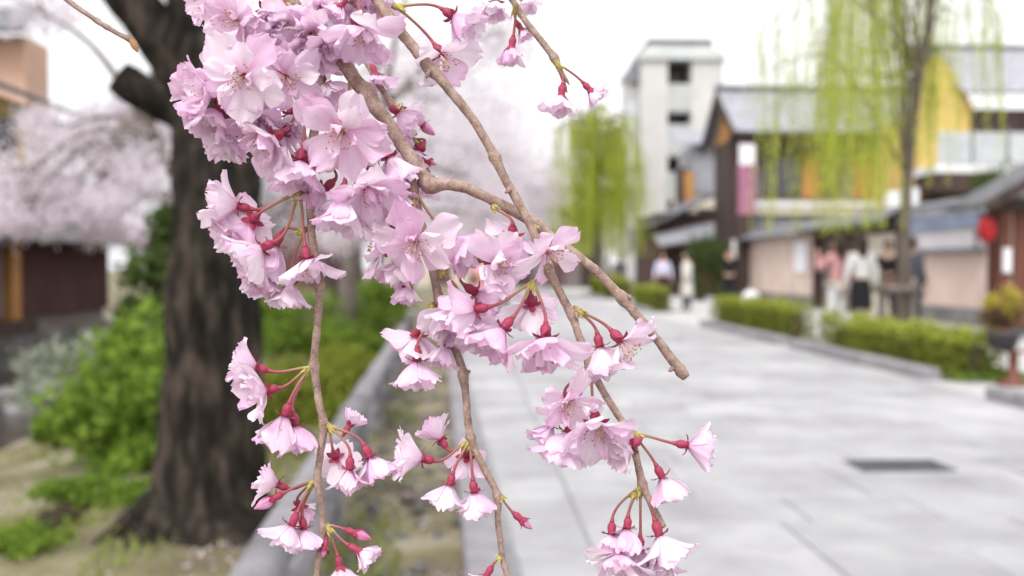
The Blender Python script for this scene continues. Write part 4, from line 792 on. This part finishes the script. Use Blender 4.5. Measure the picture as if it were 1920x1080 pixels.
def twig_mat():
    m, t, out = node_mat('young_twig_bark'); L = t.links.new; p = t.nodes.new('ShaderNodeBsdfPrincipled'); L(p.outputs[0], out.inputs[0]); p.inputs['Roughness'].default_value = .62; p.inputs['Specular IOR Level'].default_value = .35
    tc = t.nodes.new('ShaderNodeTexCoord'); n = t.nodes.new('ShaderNodeTexNoise'); n.inputs['Scale'].default_value = 260; n.inputs['Detail'].default_value = 6; n.inputs['Roughness'].default_value = .7; L(tc.outputs['Object'], n.inputs['Vector'])
    cr = t.nodes.new('ShaderNodeValToRGB'); e = cr.color_ramp.elements; e[0].position = .30; e[0].color = (.16, .10, .08, 1); e[1].position = .74; e[1].color = (.50, .38, .315, 1); k = e.new(.52); k.color = (.32, .22, .18, 1); L(n.outputs[0], cr.inputs[0])
    vo = t.nodes.new('ShaderNodeTexVoronoi'); vo.inputs['Scale'].default_value = 760; L(tc.outputs['Object'], vo.inputs['Vector']); r2 = t.nodes.new('ShaderNodeValToRGB'); r2.color_ramp.elements[0].position = .12; r2.color_ramp.elements[0].color = (1, 1, 1, 1); r2.color_ramp.elements[1].position = .24; r2.color_ramp.elements[1].color = (0, 0, 0, 1); L(vo.outputs['Distance'], r2.inputs[0])
    mx = t.nodes.new('ShaderNodeMix'); mx.data_type = 'RGBA'; L(r2.outputs[0], mx.inputs[0]); L(cr.outputs[0], mx.inputs[6]); mx.inputs[7].default_value = (.56, .44, .36, 1); L(mx.outputs[2], p.inputs['Base Color'])
    ad = t.nodes.new('ShaderNodeMath'); ad.operation = 'MULTIPLY_ADD'; ad.inputs[1].default_value = .5; L(r2.outputs[0], ad.inputs[0]); L(n.outputs[0], ad.inputs[2]); b = t.nodes.new('ShaderNodeBump'); b.inputs['Strength'].default_value = .9; b.inputs['Distance'].default_value = .0005; L(ad.outputs[0], b.inputs['Height']); L(b.outputs[0], p.inputs['Normal'])
    return m
M['twig'] = twig_mat()

def uv_mesh(name, verts, faces, uvs, m_):
    me = bpy.data.meshes.new(name); me.from_pydata(verts, [], faces); me.materials.append(m_); l = me.uv_layers.new(name='UVMap')
    idx = np.empty(len(me.loops), dtype=np.int32); me.loops.foreach_get('vertex_index', idx); l.data.foreach_set('uv', np.array(uvs, dtype=np.float32)[idx].ravel())
    me.polygons.foreach_set('use_smooth', [True] * len(me.polygons)); me.update(); return me
def petal_mesh(kind, seed, m_):
    """length 1 along +Z, outer face towards +Y; notched tip, cupped, ruffled."""
    r = random.Random(seed); nu, nv = 12, 11; vs_, uvs, fs = [], [], []
    P_ = {'outer': (.80, .10, .26, .30, .075), 'mid': (.68, .13, .34, .16, .085), 'inner': (.46, .16, .5, .05, .11), 'bud': (.95, .34, 1.25, -.30, .02)}[kind]
    W_, belly, cup, reflex, ruf = P_; W_ *= r.uniform(.9, 1.12); belly *= r.uniform(.6, 1.3); cup *= r.uniform(.6, 1.3); reflex *= r.uniform(.1, 1.5); ruf *= r.uniform(.8, 1.7)
    notch = r.uniform(.04, .14) * (kind != 'bud'); ph = [r.uniform(0, 6.28) for _ in range(6)]; skew = r.uniform(-.10, .10); tw = r.uniform(-.25, .25); fold = r.uniform(-.1, .2)
    for j in range(nv + 1):
        v = j / nv; w = W_ * .5 * (.17 + .83 * math.sin(math.pi * min(1, (v * .92) ** .85) * .60) ** 1.25) * (1 - max(0, v - .72) ** 1.8 * 4.3)
        w = max(w, .02)
        for i in range(nu + 1):
            u = i / nu * 2 - 1
            ln = 1 - .13 * u * u * v - notch * math.exp(-(u / .22) ** 2) * v ** 5 + .028 * math.sin(7 * u + ph[0]) * v ** 4 + .018 * math.sin(15 * u + ph[1]) * v ** 6
            x = u * w * (1 + .05 * math.sin(6 * v + ph[2])) + skew * v * v; z = v * ln
            y = belly * math.sin(math.pi * v) * .8 + reflex * v ** 3 - cup * (u * w) ** 2 * 2.2 - belly * .35 * v * (kind == 'bud')
            y += ruf * v * v * (math.sin(3.6 * u + ph[3]) + .6 * math.sin(7.5 * u + 4 * v + ph[4])) * (.4 + .6 * abs(u)) + tw * u * w * v + fold * abs(u) * w * v * .6
            y += .010 * math.sin(17 * u + ph[5] + 2 * v) * v * (kind != 'bud') + .05 * math.sin(5 * v + ph[2]) * v * u
            if kind == 'bud':                              # wraps round an egg, edges overlapping in a spiral
                fi = u * 1.45; R_ = .27 * max(.05, math.sin(math.pi * (.10 + .86 * v ** .9))) * (1 + .10 * u); x, y, z = R_ * math.sin(fi), R_ * math.cos(fi) - .03, v * (1 - .03 * math.sin(5 * u + ph[0]))
            vs_.append((x, y, z)); uvs.append((u * .5 + .5, v))
    for j in range(nv):
        for i in range(nu): q = j * (nu + 1) + i; fs.append((q, q + 1, q + nu + 2, q + nu + 1))
    return uv_mesh('petal', vs_, fs, uvs, m_)
PET = {k: [petal_mesh(k, 11 * i + {'outer': 1, 'mid': 2, 'inner': 3, 'bud': 4}[k] * 1000, M['bud'] if k == 'bud' else M['petal']) for i in range(n)] for k, n in (('outer', 16), ('mid', 14), ('inner', 12), ('bud', 5))}
def calyx_mesh(seed, refl):
    """urn with five pointed sepals; rim at the origin, axis +Z, unit = 1 mm."""
    r = random.Random(seed); vs_, uvs, fs = [], [], []; seg = 12
    prof = [(.45, -6.6), (.75, -6.0), (1.75, -4.8), (2.15, -3.6), (2.0, -2.2), (1.75, -1.0), (2.0, 0.0), (1.2, .5), (.2, .6)]
    for j, (ra, z) in enumerate(prof):
        for k in range(seg): a = 2 * math.pi * k / seg; vs_.append((ra * math.cos(a), ra * math.sin(a), z)); uvs.append((k / seg, j / (len(prof) - 1)))
    for j in range(len(prof) - 1):
        for k in range(seg): k2 = (k + 1) % seg; fs.append((j * seg + k, j * seg + k2, (j + 1) * seg + k2, (j + 1) * seg + k))
    for s in range(5):
        a = 2 * math.pi * s / 5 + r.uniform(-.15, .15); th = math.radians(refl + r.uniform(-14, 14)); ln = r.uniform(3.4, 4.4); o_ = Vector((math.cos(a), math.sin(a), 0)); tg = Vector((-math.sin(a), math.cos(a), 0)); n0 = len(vs_)
        for k, (t_, w) in enumerate(((0, 1.35), (.35, 1.6), (.7, 1.05), (1.0, .10))):
            th2 = th + .35 * t_; c = o_ * (1.75 + ln * t_ * math.sin(th2)) + Vector((0, 0, -.2 + ln * t_ * math.cos(th2)))
            nn = (o_ * math.cos(th2) - Vector((0, 0, 1)) * math.sin(th2))
            for q in (-1, 0, 1): vs_.append(tuple(c + tg * q * w + nn * (.28 if q == 0 else 0))); uvs.append((.5, .5 + .5 * t_))
        for k in range(3):
            for q in range(2): b_ = n0 + k * 3 + q; fs.append((b_, b_ + 1, b_ + 4, b_ + 3))
    return uv_mesh('blossom', vs_, fs, uvs, M['calyx'])
CALYX = {'open': [calyx_mesh(i, 82) for i in range(4)], 'shut': [calyx_mesh(20 + i, 22) for i in range(3)]}
def stamen_mesh(seed):
    """about 26 filaments with anthers and one pistil; unit = 1 mm; two materials."""
    r = random.Random(seed); mb = MB(); an = MB(); ps = MB()
    for i in range(26):
        a = r.uniform(0, 6.28); th = math.radians(r.uniform(6, 40)); ln = r.uniform(5.0, 8.2); d = Vector((math.sin(th) * math.cos(a), math.sin(th) * math.sin(a), math.cos(th))); b_ = Vector((math.cos(a), math.sin(a), 0)) * r.uniform(.5, 1.5)
        e_ = b_ + d * ln; md = b_ + d * ln * .5 + Vector((0, 0, .5)); mb.tube([b_, md, e_], [.13, .11, .09], 4, cap=False)
        q = Matrix.Rotation(r.uniform(0, 6), 3, 'X'); an.lathe([(.10, -.42), (.34, -.15), (.34, .15), (.10, .42)], 5, q, e_)
    ps.tube([(0, 0, 0), (.2, 0, 4), (.4, .2, 8.0)], [.28, .24, .26], 6); n1, n2 = len(mb.f), len(an.f)
    for o_ in (an, ps): n = len(mb.v); mb.v += o_.v; mb.f += [tuple(i + n for i in f) for f in o_.f]
    me = mb.mesh('stamens', M['filament'], smooth=True); me.materials.append(M['anther']); me.materials.append(M['pistil'])
    me.polygons.foreach_set('material_index', [0] * n1 + [1] * n2 + [2] * (len(me.polygons) - n1 - n2)); return me
STAM = [stamen_mesh(i) for i in range(4)]
def stalk(pts, rad, seg, m_, name, org):
    mb = MB().tube([Vector(p) - Vector(org) for p in pts], rad, seg); n = len(pts); uvs = [(k / seg, j / (n - 1)) for j in range(n) for k in range(seg)]
    return uv_mesh(name, mb.v, mb.f, uvs, m_)

def shoot(name, branch, pts, step=.0012, seg=16, nodes=()):
    """pts: (px, py, dz mm, radius px) or (Vector, radius m). One woody stem of a branch, with swellings at the nodes."""
    wp, wr = [], []
    for q in pts:
        if isinstance(q[0], Vector): wp.append(q[0]); wr.append(q[1])
        else: wp.append(P(q[0], q[1], q[2] / 1000)); wr.append(q[3] * MM * .9)
    a, b = spline(wp, wr, step)
    nd = [P(x, y, dz / 1000) for x, y, dz in nodes]
    b = [r * (1 + .42 * sum(math.exp(-((p - n_).length / (r * 1.5)) ** 2) for n_ in nd)) * (1 + .09 * noise.noise(p * 260)) * (1 + .05 * noise.noise(p * 900)) for p, r in zip(a, b)]
    a = [p + Vector((noise.noise(p * 120), noise.noise(p * 120 + Vector((9, 0, 0))), noise.noise(p * 120 + Vector((0, 9, 0))))) * r * .26 for p, r in zip(a, b)]
    o = MB().tube(a, b, seg, .12, 1100).build(name, M['twig'], branch, True)
    lt = MB()                                             # lenticels: small pale bumps in the bark, part of this stem
    return o

def axis_of(ang, tilt):
    a, t_ = math.radians(ang), math.radians(tilt); return (RGT * math.cos(a) - UPV * math.sin(a)) * math.cos(t_) - FWD * math.sin(t_)
SPURS = {}
def blossom(branch, x, y, ang, tilt, L, kind, node, dz=0.0, seed=None, npet=None):
    """x, y: middle of the calyx in photo pixels; node: where its stalk leaves the shoot."""
    L = L * .92
    rr = random.Random(seed if seed is not None else int(x * 31 + y * 17)); ax = axis_of(ang, tilt); cs = (.50 + .46 * min(1.15, L / 70.)) * rr.uniform(.84, 1.02)
    pos = P(x, y, dz / 1000) + ax * (3.0e-3 * cs)          # rim of the calyx
    side = ax.orthogonal().normalized(); R3 = Matrix((side, ax.cross(side), ax)).transposed() @ Matrix.Rotation(rr.uniform(0, 6.28), 3, 'Z')
    shut = kind in ('bud', 'half')
    o = link('blossom' if kind != 'bud' else 'flower_bud', rr.choice(CALYX['shut' if shut else 'open']), branch)
    OM = Matrix.Translation(pos - ORG[branch.name]) @ (R3.to_4x4()) @ Matrix.Scale(.001 * cs, 4); o.matrix_local = OM
    inv = 1 / (.001 * cs); Lm = L * MM * inv               # petal length in the calyx's own unit
    def pet(pool, phi, th, sc_, r0, h0, roll=0.0):
        p_ = link('petal', rr.choice(PET[pool]), o); s_ = Lm * sc_
        p_.matrix_local = Matrix.Rotation(phi, 4, 'Z') @ Matrix.Translation((0, r0, h0)) @ Matrix.Rotation(-math.radians(th), 4, 'X') @ Matrix.Rotation(roll, 4, 'Z') @ Matrix.Diagonal((s_ * rr.choice((-1, 1)), s_, s_, 1))
    u = rr.uniform
    if kind == 'bud':
        for k in range(5): pet('bud', k * 1.2566 + u(-.1, .1), u(-2, 2), u(.95, 1.05), .05, -.6, 0)
    else:
        spec = {'face': (74, 52, 30, 5, 5, 3), 'bell': (29, 21, 11, 5, 5, 3), 'wide': (52, 38, 22, 5, 5, 3), 'half': (25, 16, 9, 5, 4, 2), 'sparse': (60, 42, 25, 5, 1, 0)}[kind]
        for (pool, th, n, sc_, r0, h0) in (('outer', spec[0], spec[3], 1.0, 1.5, .2), ('mid', spec[1], spec[4], .92, 1.2, .5), ('inner', spec[2], spec[5], .70, .8, .6)):
            f0 = u(0, 6.28) if pool != 'outer' else 0
            for k in range(n): pet(pool, f0 + 6.2832 * k / max(n, 1) + u(-.16, .16), th + u(-13, 13), sc_ * u(.88, 1.10), r0, h0, u(-.35, .35))
        if kind != 'half':
            st = link('stamens', rr.choice(STAM), o); q = min(1.15, Lm / 15.5) * (.95 if kind in ('face', 'sparse', 'wide') else .85); st.matrix_local = Matrix.Scale(q, 4)
    if node is not None:
        nx, ny, nz_ = node; np_ = P(nx, ny, nz_ / 1000); b_ = pos - ax * (6.3e-3 * cs); dist = (b_ - np_).length
        c1 = np_.lerp(b_, .35) + Vector((0, 0, .0006)) + Vector((u(-1, 1), u(-1, 1), u(-1, 1))) * dist * .04; c2 = b_ - ax * dist * .33; pts = []
        for i in range(15): t_ = i / 14; s_ = 1 - t_; pts.append(np_ * s_ ** 3 + c1 * (3 * s_ * s_ * t_) + c2 * (3 * s_ * t_ * t_) + b_ * t_ ** 3)
        pts.append(b_ + ax * .0006 * cs)
        r_ = 3.1 * MM * (.75 + .25 * min(1.1, L / 65)); me = stalk(pts, [r_ * (1.1 - .25 * math.sin(math.pi * i / 15) + (.45 if i > 13 else 0)) for i in range(16)], 8, M['pedicel'], 'stalk', (0, 0, 0))
        s_o = link('stalk', me, o); s_o.matrix_local = OM.inverted() @ Matrix.Translation(-ORG[branch.name])
        SPURS.setdefault((branch.name, node), []).append((pts[3] - np_).normalized())
    return o
def finish_spurs():
    for (bn, node), ds in SPURS.items():
        br = bpy.data.objects[bn]; p0 = P(node[0], node[1], node[2] / 1000); d = sum(ds, Vector()) / len(ds); d.normalize(); l = 13 * MM if len(ds) > 1 else 7 * MM
        pts = [p0 - d * l * .5, p0, p0 + d * l * .5, p0 + d * l, p0 + d * l * 1.35]; me = stalk(pts, [5 * MM, 6.5 * MM, 6.2 * MM, 5 * MM, 2.5 * MM], 9, M['spur'], 'bud_scale', ORG[bn]); link('bud_scale', me, br)
        for k in range(3):                                # loose scales round the spur
            sd_ = d.orthogonal().normalized(); sd_.rotate(Matrix.Rotation(k * 2.1 + p0.x * 900, 3, d)); q = p0 + d * l * .4 + sd_ * 4.5 * MM
            link('bud_scale', stalk([q, q + d * l * .6 + sd_ * 2.5 * MM, q + d * l * 1.25 + sd_ * 4.5 * MM], [2.4 * MM, 2.6 * MM, .4 * MM], 6, M['spur'], 'bud_scale', ORG[bn]), br)

# ------------------------------------------------------------ branch A with its two hanging shoots
def up(px, py, dz): return P(px, py, dz / 1000)
A = empty('cherry_branch', up(810, 345, 0), 'thick brown cherry branch with broken end and two hanging shoots crowded with pink blossoms', 'branch')
NB = {'b0': (574, 190, 0), 'b1': (562, 362, 0), 'b1b': (570, 432, 0), 'b2': (582, 689, 0), 'b3': (614, 797, 0), 'b4': (590, 902, 0), 'b5': (613, 986, 0), 'b6': (596, 1078, 0)}
NCc = {'c1': (775, 356, -1), 'c2': (812, 572, -2), 'c3': (880, 826, 0), 'c4': (938, 931, 0), 'c5': (941, 1045, 0), 'c0': (826, 508, -3)}
NAa = {'a1': (1000, 425, -4), 'a2': (925, 388, -3), 'a0': (648, 122, 5), 'a00': (590, 60, 6), 'a01': (540, 10, 6), 'a02': (655, 135, 4)}
shoot('main_stem', A, [(Vector((.02, .42, 2.22)), .004), (Vector((-.10, .40, 1.62)), .0036), (505, -70, 10, 15), (560, 20, 8, 15), (612, 92, 5, 15), (655, 135, 3, 15), (700, 195, 0, 15), (745, 258, 0, 14.5), (780, 312, 0, 14), (808, 345, 0, 14), (835, 347, 0, 12.5), (870, 353, 0, 11.5), (930, 379, 0, 11), (985, 408, 2, 11), (1040, 448, 2, 10.5), (1100, 493, 0, 10), (1165, 557, 0, 10), (1205, 604, 0, 9.5), (1245, 655, 0, 9.5), (1272, 690, 0, 9.5), (1286, 707, 0, 8.5)],
      nodes=[(808, 345, 0), (690, 180, 0), (1170, 560, 0), (1276, 694, 0), (1005, 422, 2)])
shoot('hanging_shoot', A, [(610, 90, 5, 9), (600, 140, 3, 10), (594, 200, 1, 10), (586, 280, 0, 10), (582, 360, 0, 10), (586, 450, 0, 9), (598, 530, 0, 8.5), (596, 600, 0, 8), (589, 690, 0, 8), (600, 760, 0, 8), (608, 800, 0, 8), (601, 850, 0, 7.5), (596, 905, 0, 7.5), (603, 950, 0, 7), (607, 990, 0, 7), (596, 1050, 0, 6.5), (592, 1095, 0, 6)], nodes=[(588, 689, 0), (607, 797, 0), (597, 902, 0), (607, 986, 0), (598, 532, 0)])
shoot('hanging_shoot', A, [(758, 272, 1, 9), (768, 312, 0, 10), (773, 350, 0, 9.5), (785, 400, 0, 9.5), (800, 460, 0, 9), (814, 515, 0, 9), (824, 570, 0, 9), (845, 630, 0, 8.5), (866, 692, 0, 8.5), (874, 745, 0, 8), (880, 800, 0, 8), (889, 840, 0, 7.5), (912, 885, 0, 7.5), (933, 930, 0, 7), (934, 975, 0, 6.5), (940, 1030, 0, 6.5), (953, 1095, 0, 6)], nodes=[(773, 352, 0), (822, 570, 0), (872, 705, 0), (882, 822, 0), (934, 930, 0)])
# broken wood and side spurs on the thick stem
for (x, y, dx, dy, r) in ((868, 700, 14, -4, 6), (748, 242, -10, 8, 5), (802, 344, -8, 10, 7), (1178, 556, 6, 4, 5), (1262, 690, -8, 6, 5), (757, 300, -9, 8, 5)):
    p0 = P(x, y, -.001); p1 = P(x + dx, y + dy, -.002); link('spur_stub', stalk([p0, p0.lerp(p1, .6), p1], [r * MM, r * .85 * MM, r * .35 * MM], 8, M['twig'], 'spur_stub', ORG[A.name]), A)

FA = [  # x, y, ang, tilt, L, kind, node, dz
 # crowded head, top left
 (452, 34, 130, 58, 74, 'face', None, -2), (462, 140, 100, 70, 84, 'face', None, -15), (412, 172, 180, 30, 80, 'wide', None, -6), (418, 200, 118, 24, 74, 'bell', None, -2),
 (500, 12, 85, 30, 64, 'bell', None, 0), (548, 38, 92, 42, 72, 'wide', NAa['a01'], 0), (534, 138, 55, 50, 72, 'face', None, -6), (676, 40, 84, 24, 78, 'wide', (650, -14, 6), -8),
 (598, 5, 75, 35, 72, 'wide', None, 6), (650, 0, 40, 30, 66, 'wide', None, 8), (405, -2, 160, 40, 66, 'wide', None, 8), (560, 95, 70, 30, 72, 'wide', None, 4), (470, 80, 140, 35, 70, 'wide', None, 8), (610, 75, 50, 35, 66, 'wide', None, 2),
 (430, 235, 100, 10, 66, 'bell', None, 4), (482, 215, 95, 35, 72, 'wide', None, 0), (545, 205, 85, 15, 66, 'bell', None, 6), (380, 175, 200, 0, 60, 'bell', None, 8), (600, 150, 60, 20, 60, 'bell', None, 6), (520, 90, 90, 50, 70, 'face', None, 2), (690, 10, 20, 25, 62, 'wide', None, 12),
 (530, 10, 88, 0, 40, 'half', None, -2), (645, 3, 120, 10, 40, 'half', None, -4), (500, 180, 110, 20, 70, 'wide', None, 3), (590, 55, 100, 45, 72, 'face', None, 0), (447, 5, 230, 20, 60, 'wide', None, 6),
 # under the head
 (522, 252, 135, 34, 80, 'wide', NB['b0'], -8), (536, 244, 118, 12, 62, 'bell', NB['b0'], 0), (566, 289, 96, 12, 76, 'bell', NB['b0'], -6), (645, 240, 88, 56, 92, 'face', NAa['a02'], -9), (610, 262, 115, 20, 60, 'bell', None, 2),
 (724, 284, 62, 4, 76, 'bell', (700, 268, 4), -2), (697, 319, 25, -28, 56, 'bell', (660, 288, 2), 0), (684, 343, 62, 34, 80, 'wide', (648, 292, 2), -8), (645, 356, 94, 12, 82, 'bell', (628, 296, 2), -10), (618, 346, 135, 10, 62, 'bell', (612, 296, 4), 4), (660, 360, 100, 20, 70, 'wide', None, 4), (736, 348, 70, 20, 60, 'bell', None, 4),
 # left cluster of the first shoot
 (458, 389, 192, 10, 74, 'bell', NB['b1'], -2), (478, 408, 150, -52, 62, 'wide', NB['b1'], -4), (502, 460, 150, 22, 78, 'bell', NB['b1'], -6), (522, 448, 112, 6, 78, 'bell', NB['b1b'], 2), (574, 474, 80, 10, 72, 'wide', NB['b1'], -6), (545, 520, 96, 8, 62, 'bell', NB['b1b'], 3), (455, 430, 130, 30, 62, 'wide', None, 4), (500, 500, 100, 25, 56, 'bell', None, 3),
 (492, 692, 196, 8, 62, 'bell', NB['b2'], -2), (511, 730, 172, 30, 70, 'wide', NB['b2'], -4), (538, 768, 108, 6, 74, 'bell', NB['b2'], -4), (551, 786, 80, 10, 60, 'bell', NB['b2'], 0),
 (650, 806, 300, -12, 38, 'half', NB['b3'], 5), (627, 852, 85, -48, 52, 'wide', NB['b3'], 3), (656, 868, 92, 6, 50, 'bell', NB['b3'], -4), (688, 846, 62, 4, 60, 'bell', NB['b3'], -2),
 (530, 912, 200, 5, 50, 'bell', NB['b4'], -2), (522, 930, 152, 8, 42, 'bud', NB['b4'], -4), (560, 945, 85, -45, 40, 'bell', NB['b4'], 5), (552, 973, 112, 10, 56, 'bell', NB['b4'], -3), (568, 981, 82, 4, 50, 'bell', NB['b4'], 0),
 (656, 996, 18, 8, 38, 'bud', NB['b5'], -2), (662, 1027, 28, 10, 46, 'half', NB['b5'], -3), (610, 1018, 95, 30, 22, 'bud', NB['b5'], -1), (635, 1052, 76, 5, 44, 'half', NB['b5'], 0),
 # second shoot
 (782, 448, 88, 62, 82, 'face', NCc['c1'], -10), (734, 471, 192, 8, 72, 'sparse', NCc['c1'], -2), (758, 482, 118, 15, 62, 'bell', NCc['c1'], 2), (765, 522, 96, 10, 46, 'half', None, 4), (840, 439, 42, 12, 78, 'bell', NCc['c1'], -2), (735, 420, 250, 10, 40, 'half', None, 10),
 (882, 542, 35, -16, 62, 'bell', (854, 502, 3), 2), (854, 566, 105, 20, 82, 'bell', NCc['c0'], -5), (785, 619, 112, -24, 66, 'wide', NCc['c2'], 0), (782, 664, 92, 4, 66, 'bell', (800, 612, -2), -4), (835, 635, 100, 10, 52, 'half', None, 0), (868, 590, 80, 30, 70, 'wide', None, 1),
 (803, 862, 190, 8, 64, 'bell', NCc['c3'], -2), (832, 832, 232, -14, 50, 'bell', NCc['c3'], 2), (874, 848, 85, -48, 50, 'wide', NCc['c3'], 4), (846, 899, 106, 6, 54, 'bell', NCc['c3'], -4), (888, 912, 84, 6, 54, 'bell', NCc['c3'], -2), (970, 968, 40, 8, 30, 'bud', NCc['c4'], 0),
 (918, 1070, 120, 5, 34, 'half', NCc['c5'], 0),
 # at the crossing
 (961, 432, 92, -36, 76, 'wide', NAa['a2'], -4), (1022, 466, 55, 44, 72, 'sparse', NAa['a1'], -10),
]
for i, f in enumerate(FA): blossom(A, f[0], f[1], f[2], f[3], f[4], f[5], f[6], f[7] * 1.0, seed=1000 + i)

# ------------------------------------------------------------ branch D, long and thin, crossing in front
D = empty('cherry_branch', up(1000, 430, -8), 'long slender cherry branch crossing the thick one and ending in a drooping flower cluster', 'branch')
ND = {'d0': (741, 12, -6), 'd1': (1000, 528, -8), 'd2': (1080, 580, -8), 'd3': (1106, 694, -8), 'd4': (1190, 814, -8), 'd5': (1201, 912, -8), 'd0b': (900, 488, -4)}
shoot('main_stem', D, [(Vector((.10, .38, 2.21)), .0026), (Vector((-.02, .38, 1.6)), .0024), (668, -60, -4, 10), (704, -6, -6, 10.5), (738, 44, -7, 11), (770, 84, -7, 10.5), (804, 126, -7, 11), (845, 172, -8, 9.5), (892, 232, -8, 9), (928, 296, -8, 9), (956, 352, -8, 9), (990, 412, -8, 9), (1008, 455, -8, 8.5), (1032, 512, -8, 8.5), (1056, 560, -8, 8.5), (1076, 602, -8, 8), (1105, 684, -8, 8), (1142, 752, -8, 7.5), (1182, 816, -8, 7.5), (1194, 862, -8, 7.5), (1203, 905, -8, 7.5), (1222, 945, -8, 7), (1244, 988, -8, 7)],
      nodes=[(738, 40, -7), (806, 128, -7), (928, 296, -8), (1030, 508, -8), (1072, 590, -8), (1105, 690, -8), (1184, 818, -8), (1203, 908, -8)])
for (x, y, dx, dy, r) in ((804, 132, -4, 14, 5), (926, 296, 4, -8, 6), (957, 354, -10, 8, 5), (1080, 586, 3, 14, 4)):
    p0 = P(x, y, -.009); p1 = P(x + dx, y + dy, -.010); link('spur_stub', stalk([p0, p0.lerp(p1, .6), p1], [r * MM, r * .85 * MM, r * .35 * MM], 8, M['twig'], 'spur_stub', ORG[D.name]), D)
FD = [
 (840, 24, 35, 8, 66, 'bell', ND['d0'], -4), (822, 94, 58, 24, 74, 'sparse', ND['d0'], -2),
 (918, 492, 18, 48, 76, 'wide', ND['d0b'], -6), (905, 578, 168, -18, 78, 'wide', ND['d1'], -12), (952, 606, 132, 10, 76, 'bell', ND['d1'], -12), (996, 562, 84, -40, 64, 'wide', ND['d1'], -4), (1023, 620, 92, 20, 88, 'wide', ND['d1'], -12),
 (1122, 638, 80, 4, 72, 'bell', ND['d2'], -6), (1156, 630, 48, 20, 78, 'sparse', ND['d2'], -8),
 (1062, 746, 75, 54, 66, 'face', ND['d3'], -12), (1068, 800, 112, 12, 74, 'bell', ND['d3'], -9), (1116, 782, 82, 42, 84, 'wide', ND['d3'], -13), (1040, 790, 125, 10, 50, 'bell', None, -5),
 (1278, 833, 8, 4, 58, 'bell', ND['d4'], -8), (1236, 884, 64, 6, 58, 'bell', ND['d4'], -8), (1192, 830, 150, 15, 58, 'bell', None, -11),
 (1147, 990, 95, 16, 50, 'bell', ND['d5'], -8), (1177, 980, 96, 10, 52, 'bell', ND['d5'], -10), (1165, 1024, 100, 24, 66, 'wide', (1190, 925, -8), -12), (1200, 1018, 92, 0, 52, 'bell', ND['d5'], -6), (1232, 990, 74, 12, 74, 'bell', ND['d5'], -10), (1240, 1030, 95, 15, 54, 'bell', None, -6),
]
for i, f in enumerate(FD): blossom(D, *f[:7], f[7], seed=2000 + i)

# ------------------------------------------------------------ branch E, thin, top middle, a little further back
E_ = empty('cherry_branch', up(1000, 60, 15), 'thin cherry twig with a few half-open flowers before the white sky', 'branch')
shoot('main_stem', E_, [(Vector((.14, .44, 2.22)), .002), (Vector((.07, .42, 1.6)), .0018), (930, -50, 15, 7.5), (960, 0, 15, 7.5), (985, 38, 15, 7), (1012, 74, 15, 7), (1042, 112, 15, 7.5), (1050, 128, 15, 6)], nodes=[(1040, 110, 15)])
NE = {'e1': (1043, 118, 14), 'e0': (967, 14, 14)}
for (x1, y1) in ((1068, 160), (1064, 175)): p0 = P(1046, 122, .015); p1 = P(x1, y1, .014); link('leaf_bud', stalk([p0, p0.lerp(p1, .5), p0.lerp(p1, .8), p1], [4 * MM, 3.6 * MM, 3.2 * MM, .6 * MM], 8, M['twig'], 'leaf_bud', ORG[E_.name]), E_)
FE = [(1054, 168, 98, 8, 52, 'half', NE['e1'], 13), (1100, 162, 48, 6, 36, 'half', NE['e1'], 15), (973, 48, 60, 5, 30, 'half', NE['e0'], 20), (961, 78, 98, 5, 44, 'half', NE['e0'], 18),
      (930, -6, 95, 15, 52, 'bell', None, 60), (985, -12, 80, 10, 40, 'bell', None, 70)]
for i, f in enumerate(FE): blossom(E_, *f[:7], f[7], seed=3000 + i)
# ------------------------------------------------------------ twig F, bare, top left
F_ = empty('bare_twig', up(190, 40, 20), 'bare brown twig ending in one leaf bud before the white sky', 'twig')
shoot('main_stem', F_, [(Vector((-.20, .5, 2.34)), .002), (Vector((-.235, .44, 1.7)), .0017), (60, -50, 25, 6), (118, -6, 22, 5.5), (160, 24, 20, 5.5), (185, 42, 20, 5), (220, 62, 20, 5), (244, 74, 20, 5.5), (250, 78, 20, 4)], nodes=[(182, 40, 20), (200, 50, 20), (244, 74, 20)])
p0 = P(246, 72, .0195); p1 = P(258, 98, .0195); link('leaf_bud', stalk([p0, p0.lerp(p1, .3), p0.lerp(p1, .65), p1], [4 * MM, 7.5 * MM, 6.5 * MM, 1 * MM], 10, M['brown_bud'], 'leaf_bud', ORG[F_.name]), F_)
p0 = P(243, 76, .020); p1 = P(240, 62, .020); link('leaf_bud', stalk([p0, p0.lerp(p1, .5), p1], [4 * MM, 4 * MM, 1 * MM], 8, M['twig'], 'leaf_bud', ORG[F_.name]), F_)
# ------------------------------------------------------------ twig G, behind branch A, softer
Gb = empty('cherry_twig', up(740, 200, 45), 'dark cherry twig with pink buds behind the thick branch', 'twig')
shoot('main_stem', Gb, [(Vector((-.05, .52, 2.3)), .002), (Vector((-.1, .5, 1.65)), .002), (600, -60, 50, 7), (650, 40, 48, 7), (695, 130, 46, 7), (735, 195, 45, 7), (765, 225, 44, 5), (775, 265, 44, 4)], nodes=[(735, 195, 45)])
FG = [(765, 208, 45, 5, 22, 'bud', (748, 205, 45), 44), (785, 226, 42, 5, 40, 'bud', (755, 210, 45), 42), (768, 244, 95, 5, 36, 'bell', (765, 225, 44), 44), (700, 130, 70, 10, 48, 'half', None, 46), (738, 205, 40, 0, 60, 'bell', None, 34), (790, 275, 120, 20, 50, 'bell', (775, 262, 44), 40), (795, 300, 20, 0, 22, 'bud', (775, 262, 44), 42), (800, 325, 100, 10, 52, 'bell', None, 36), (690, 165, 100, 20, 40, 'half', None, 44), (700, 425, 100, 10, 26, 'half', None, 20)]
for i, f in enumerate(FG): blossom(Gb, *f[:7], f[7], seed=4000 + i)
finish_spurs()
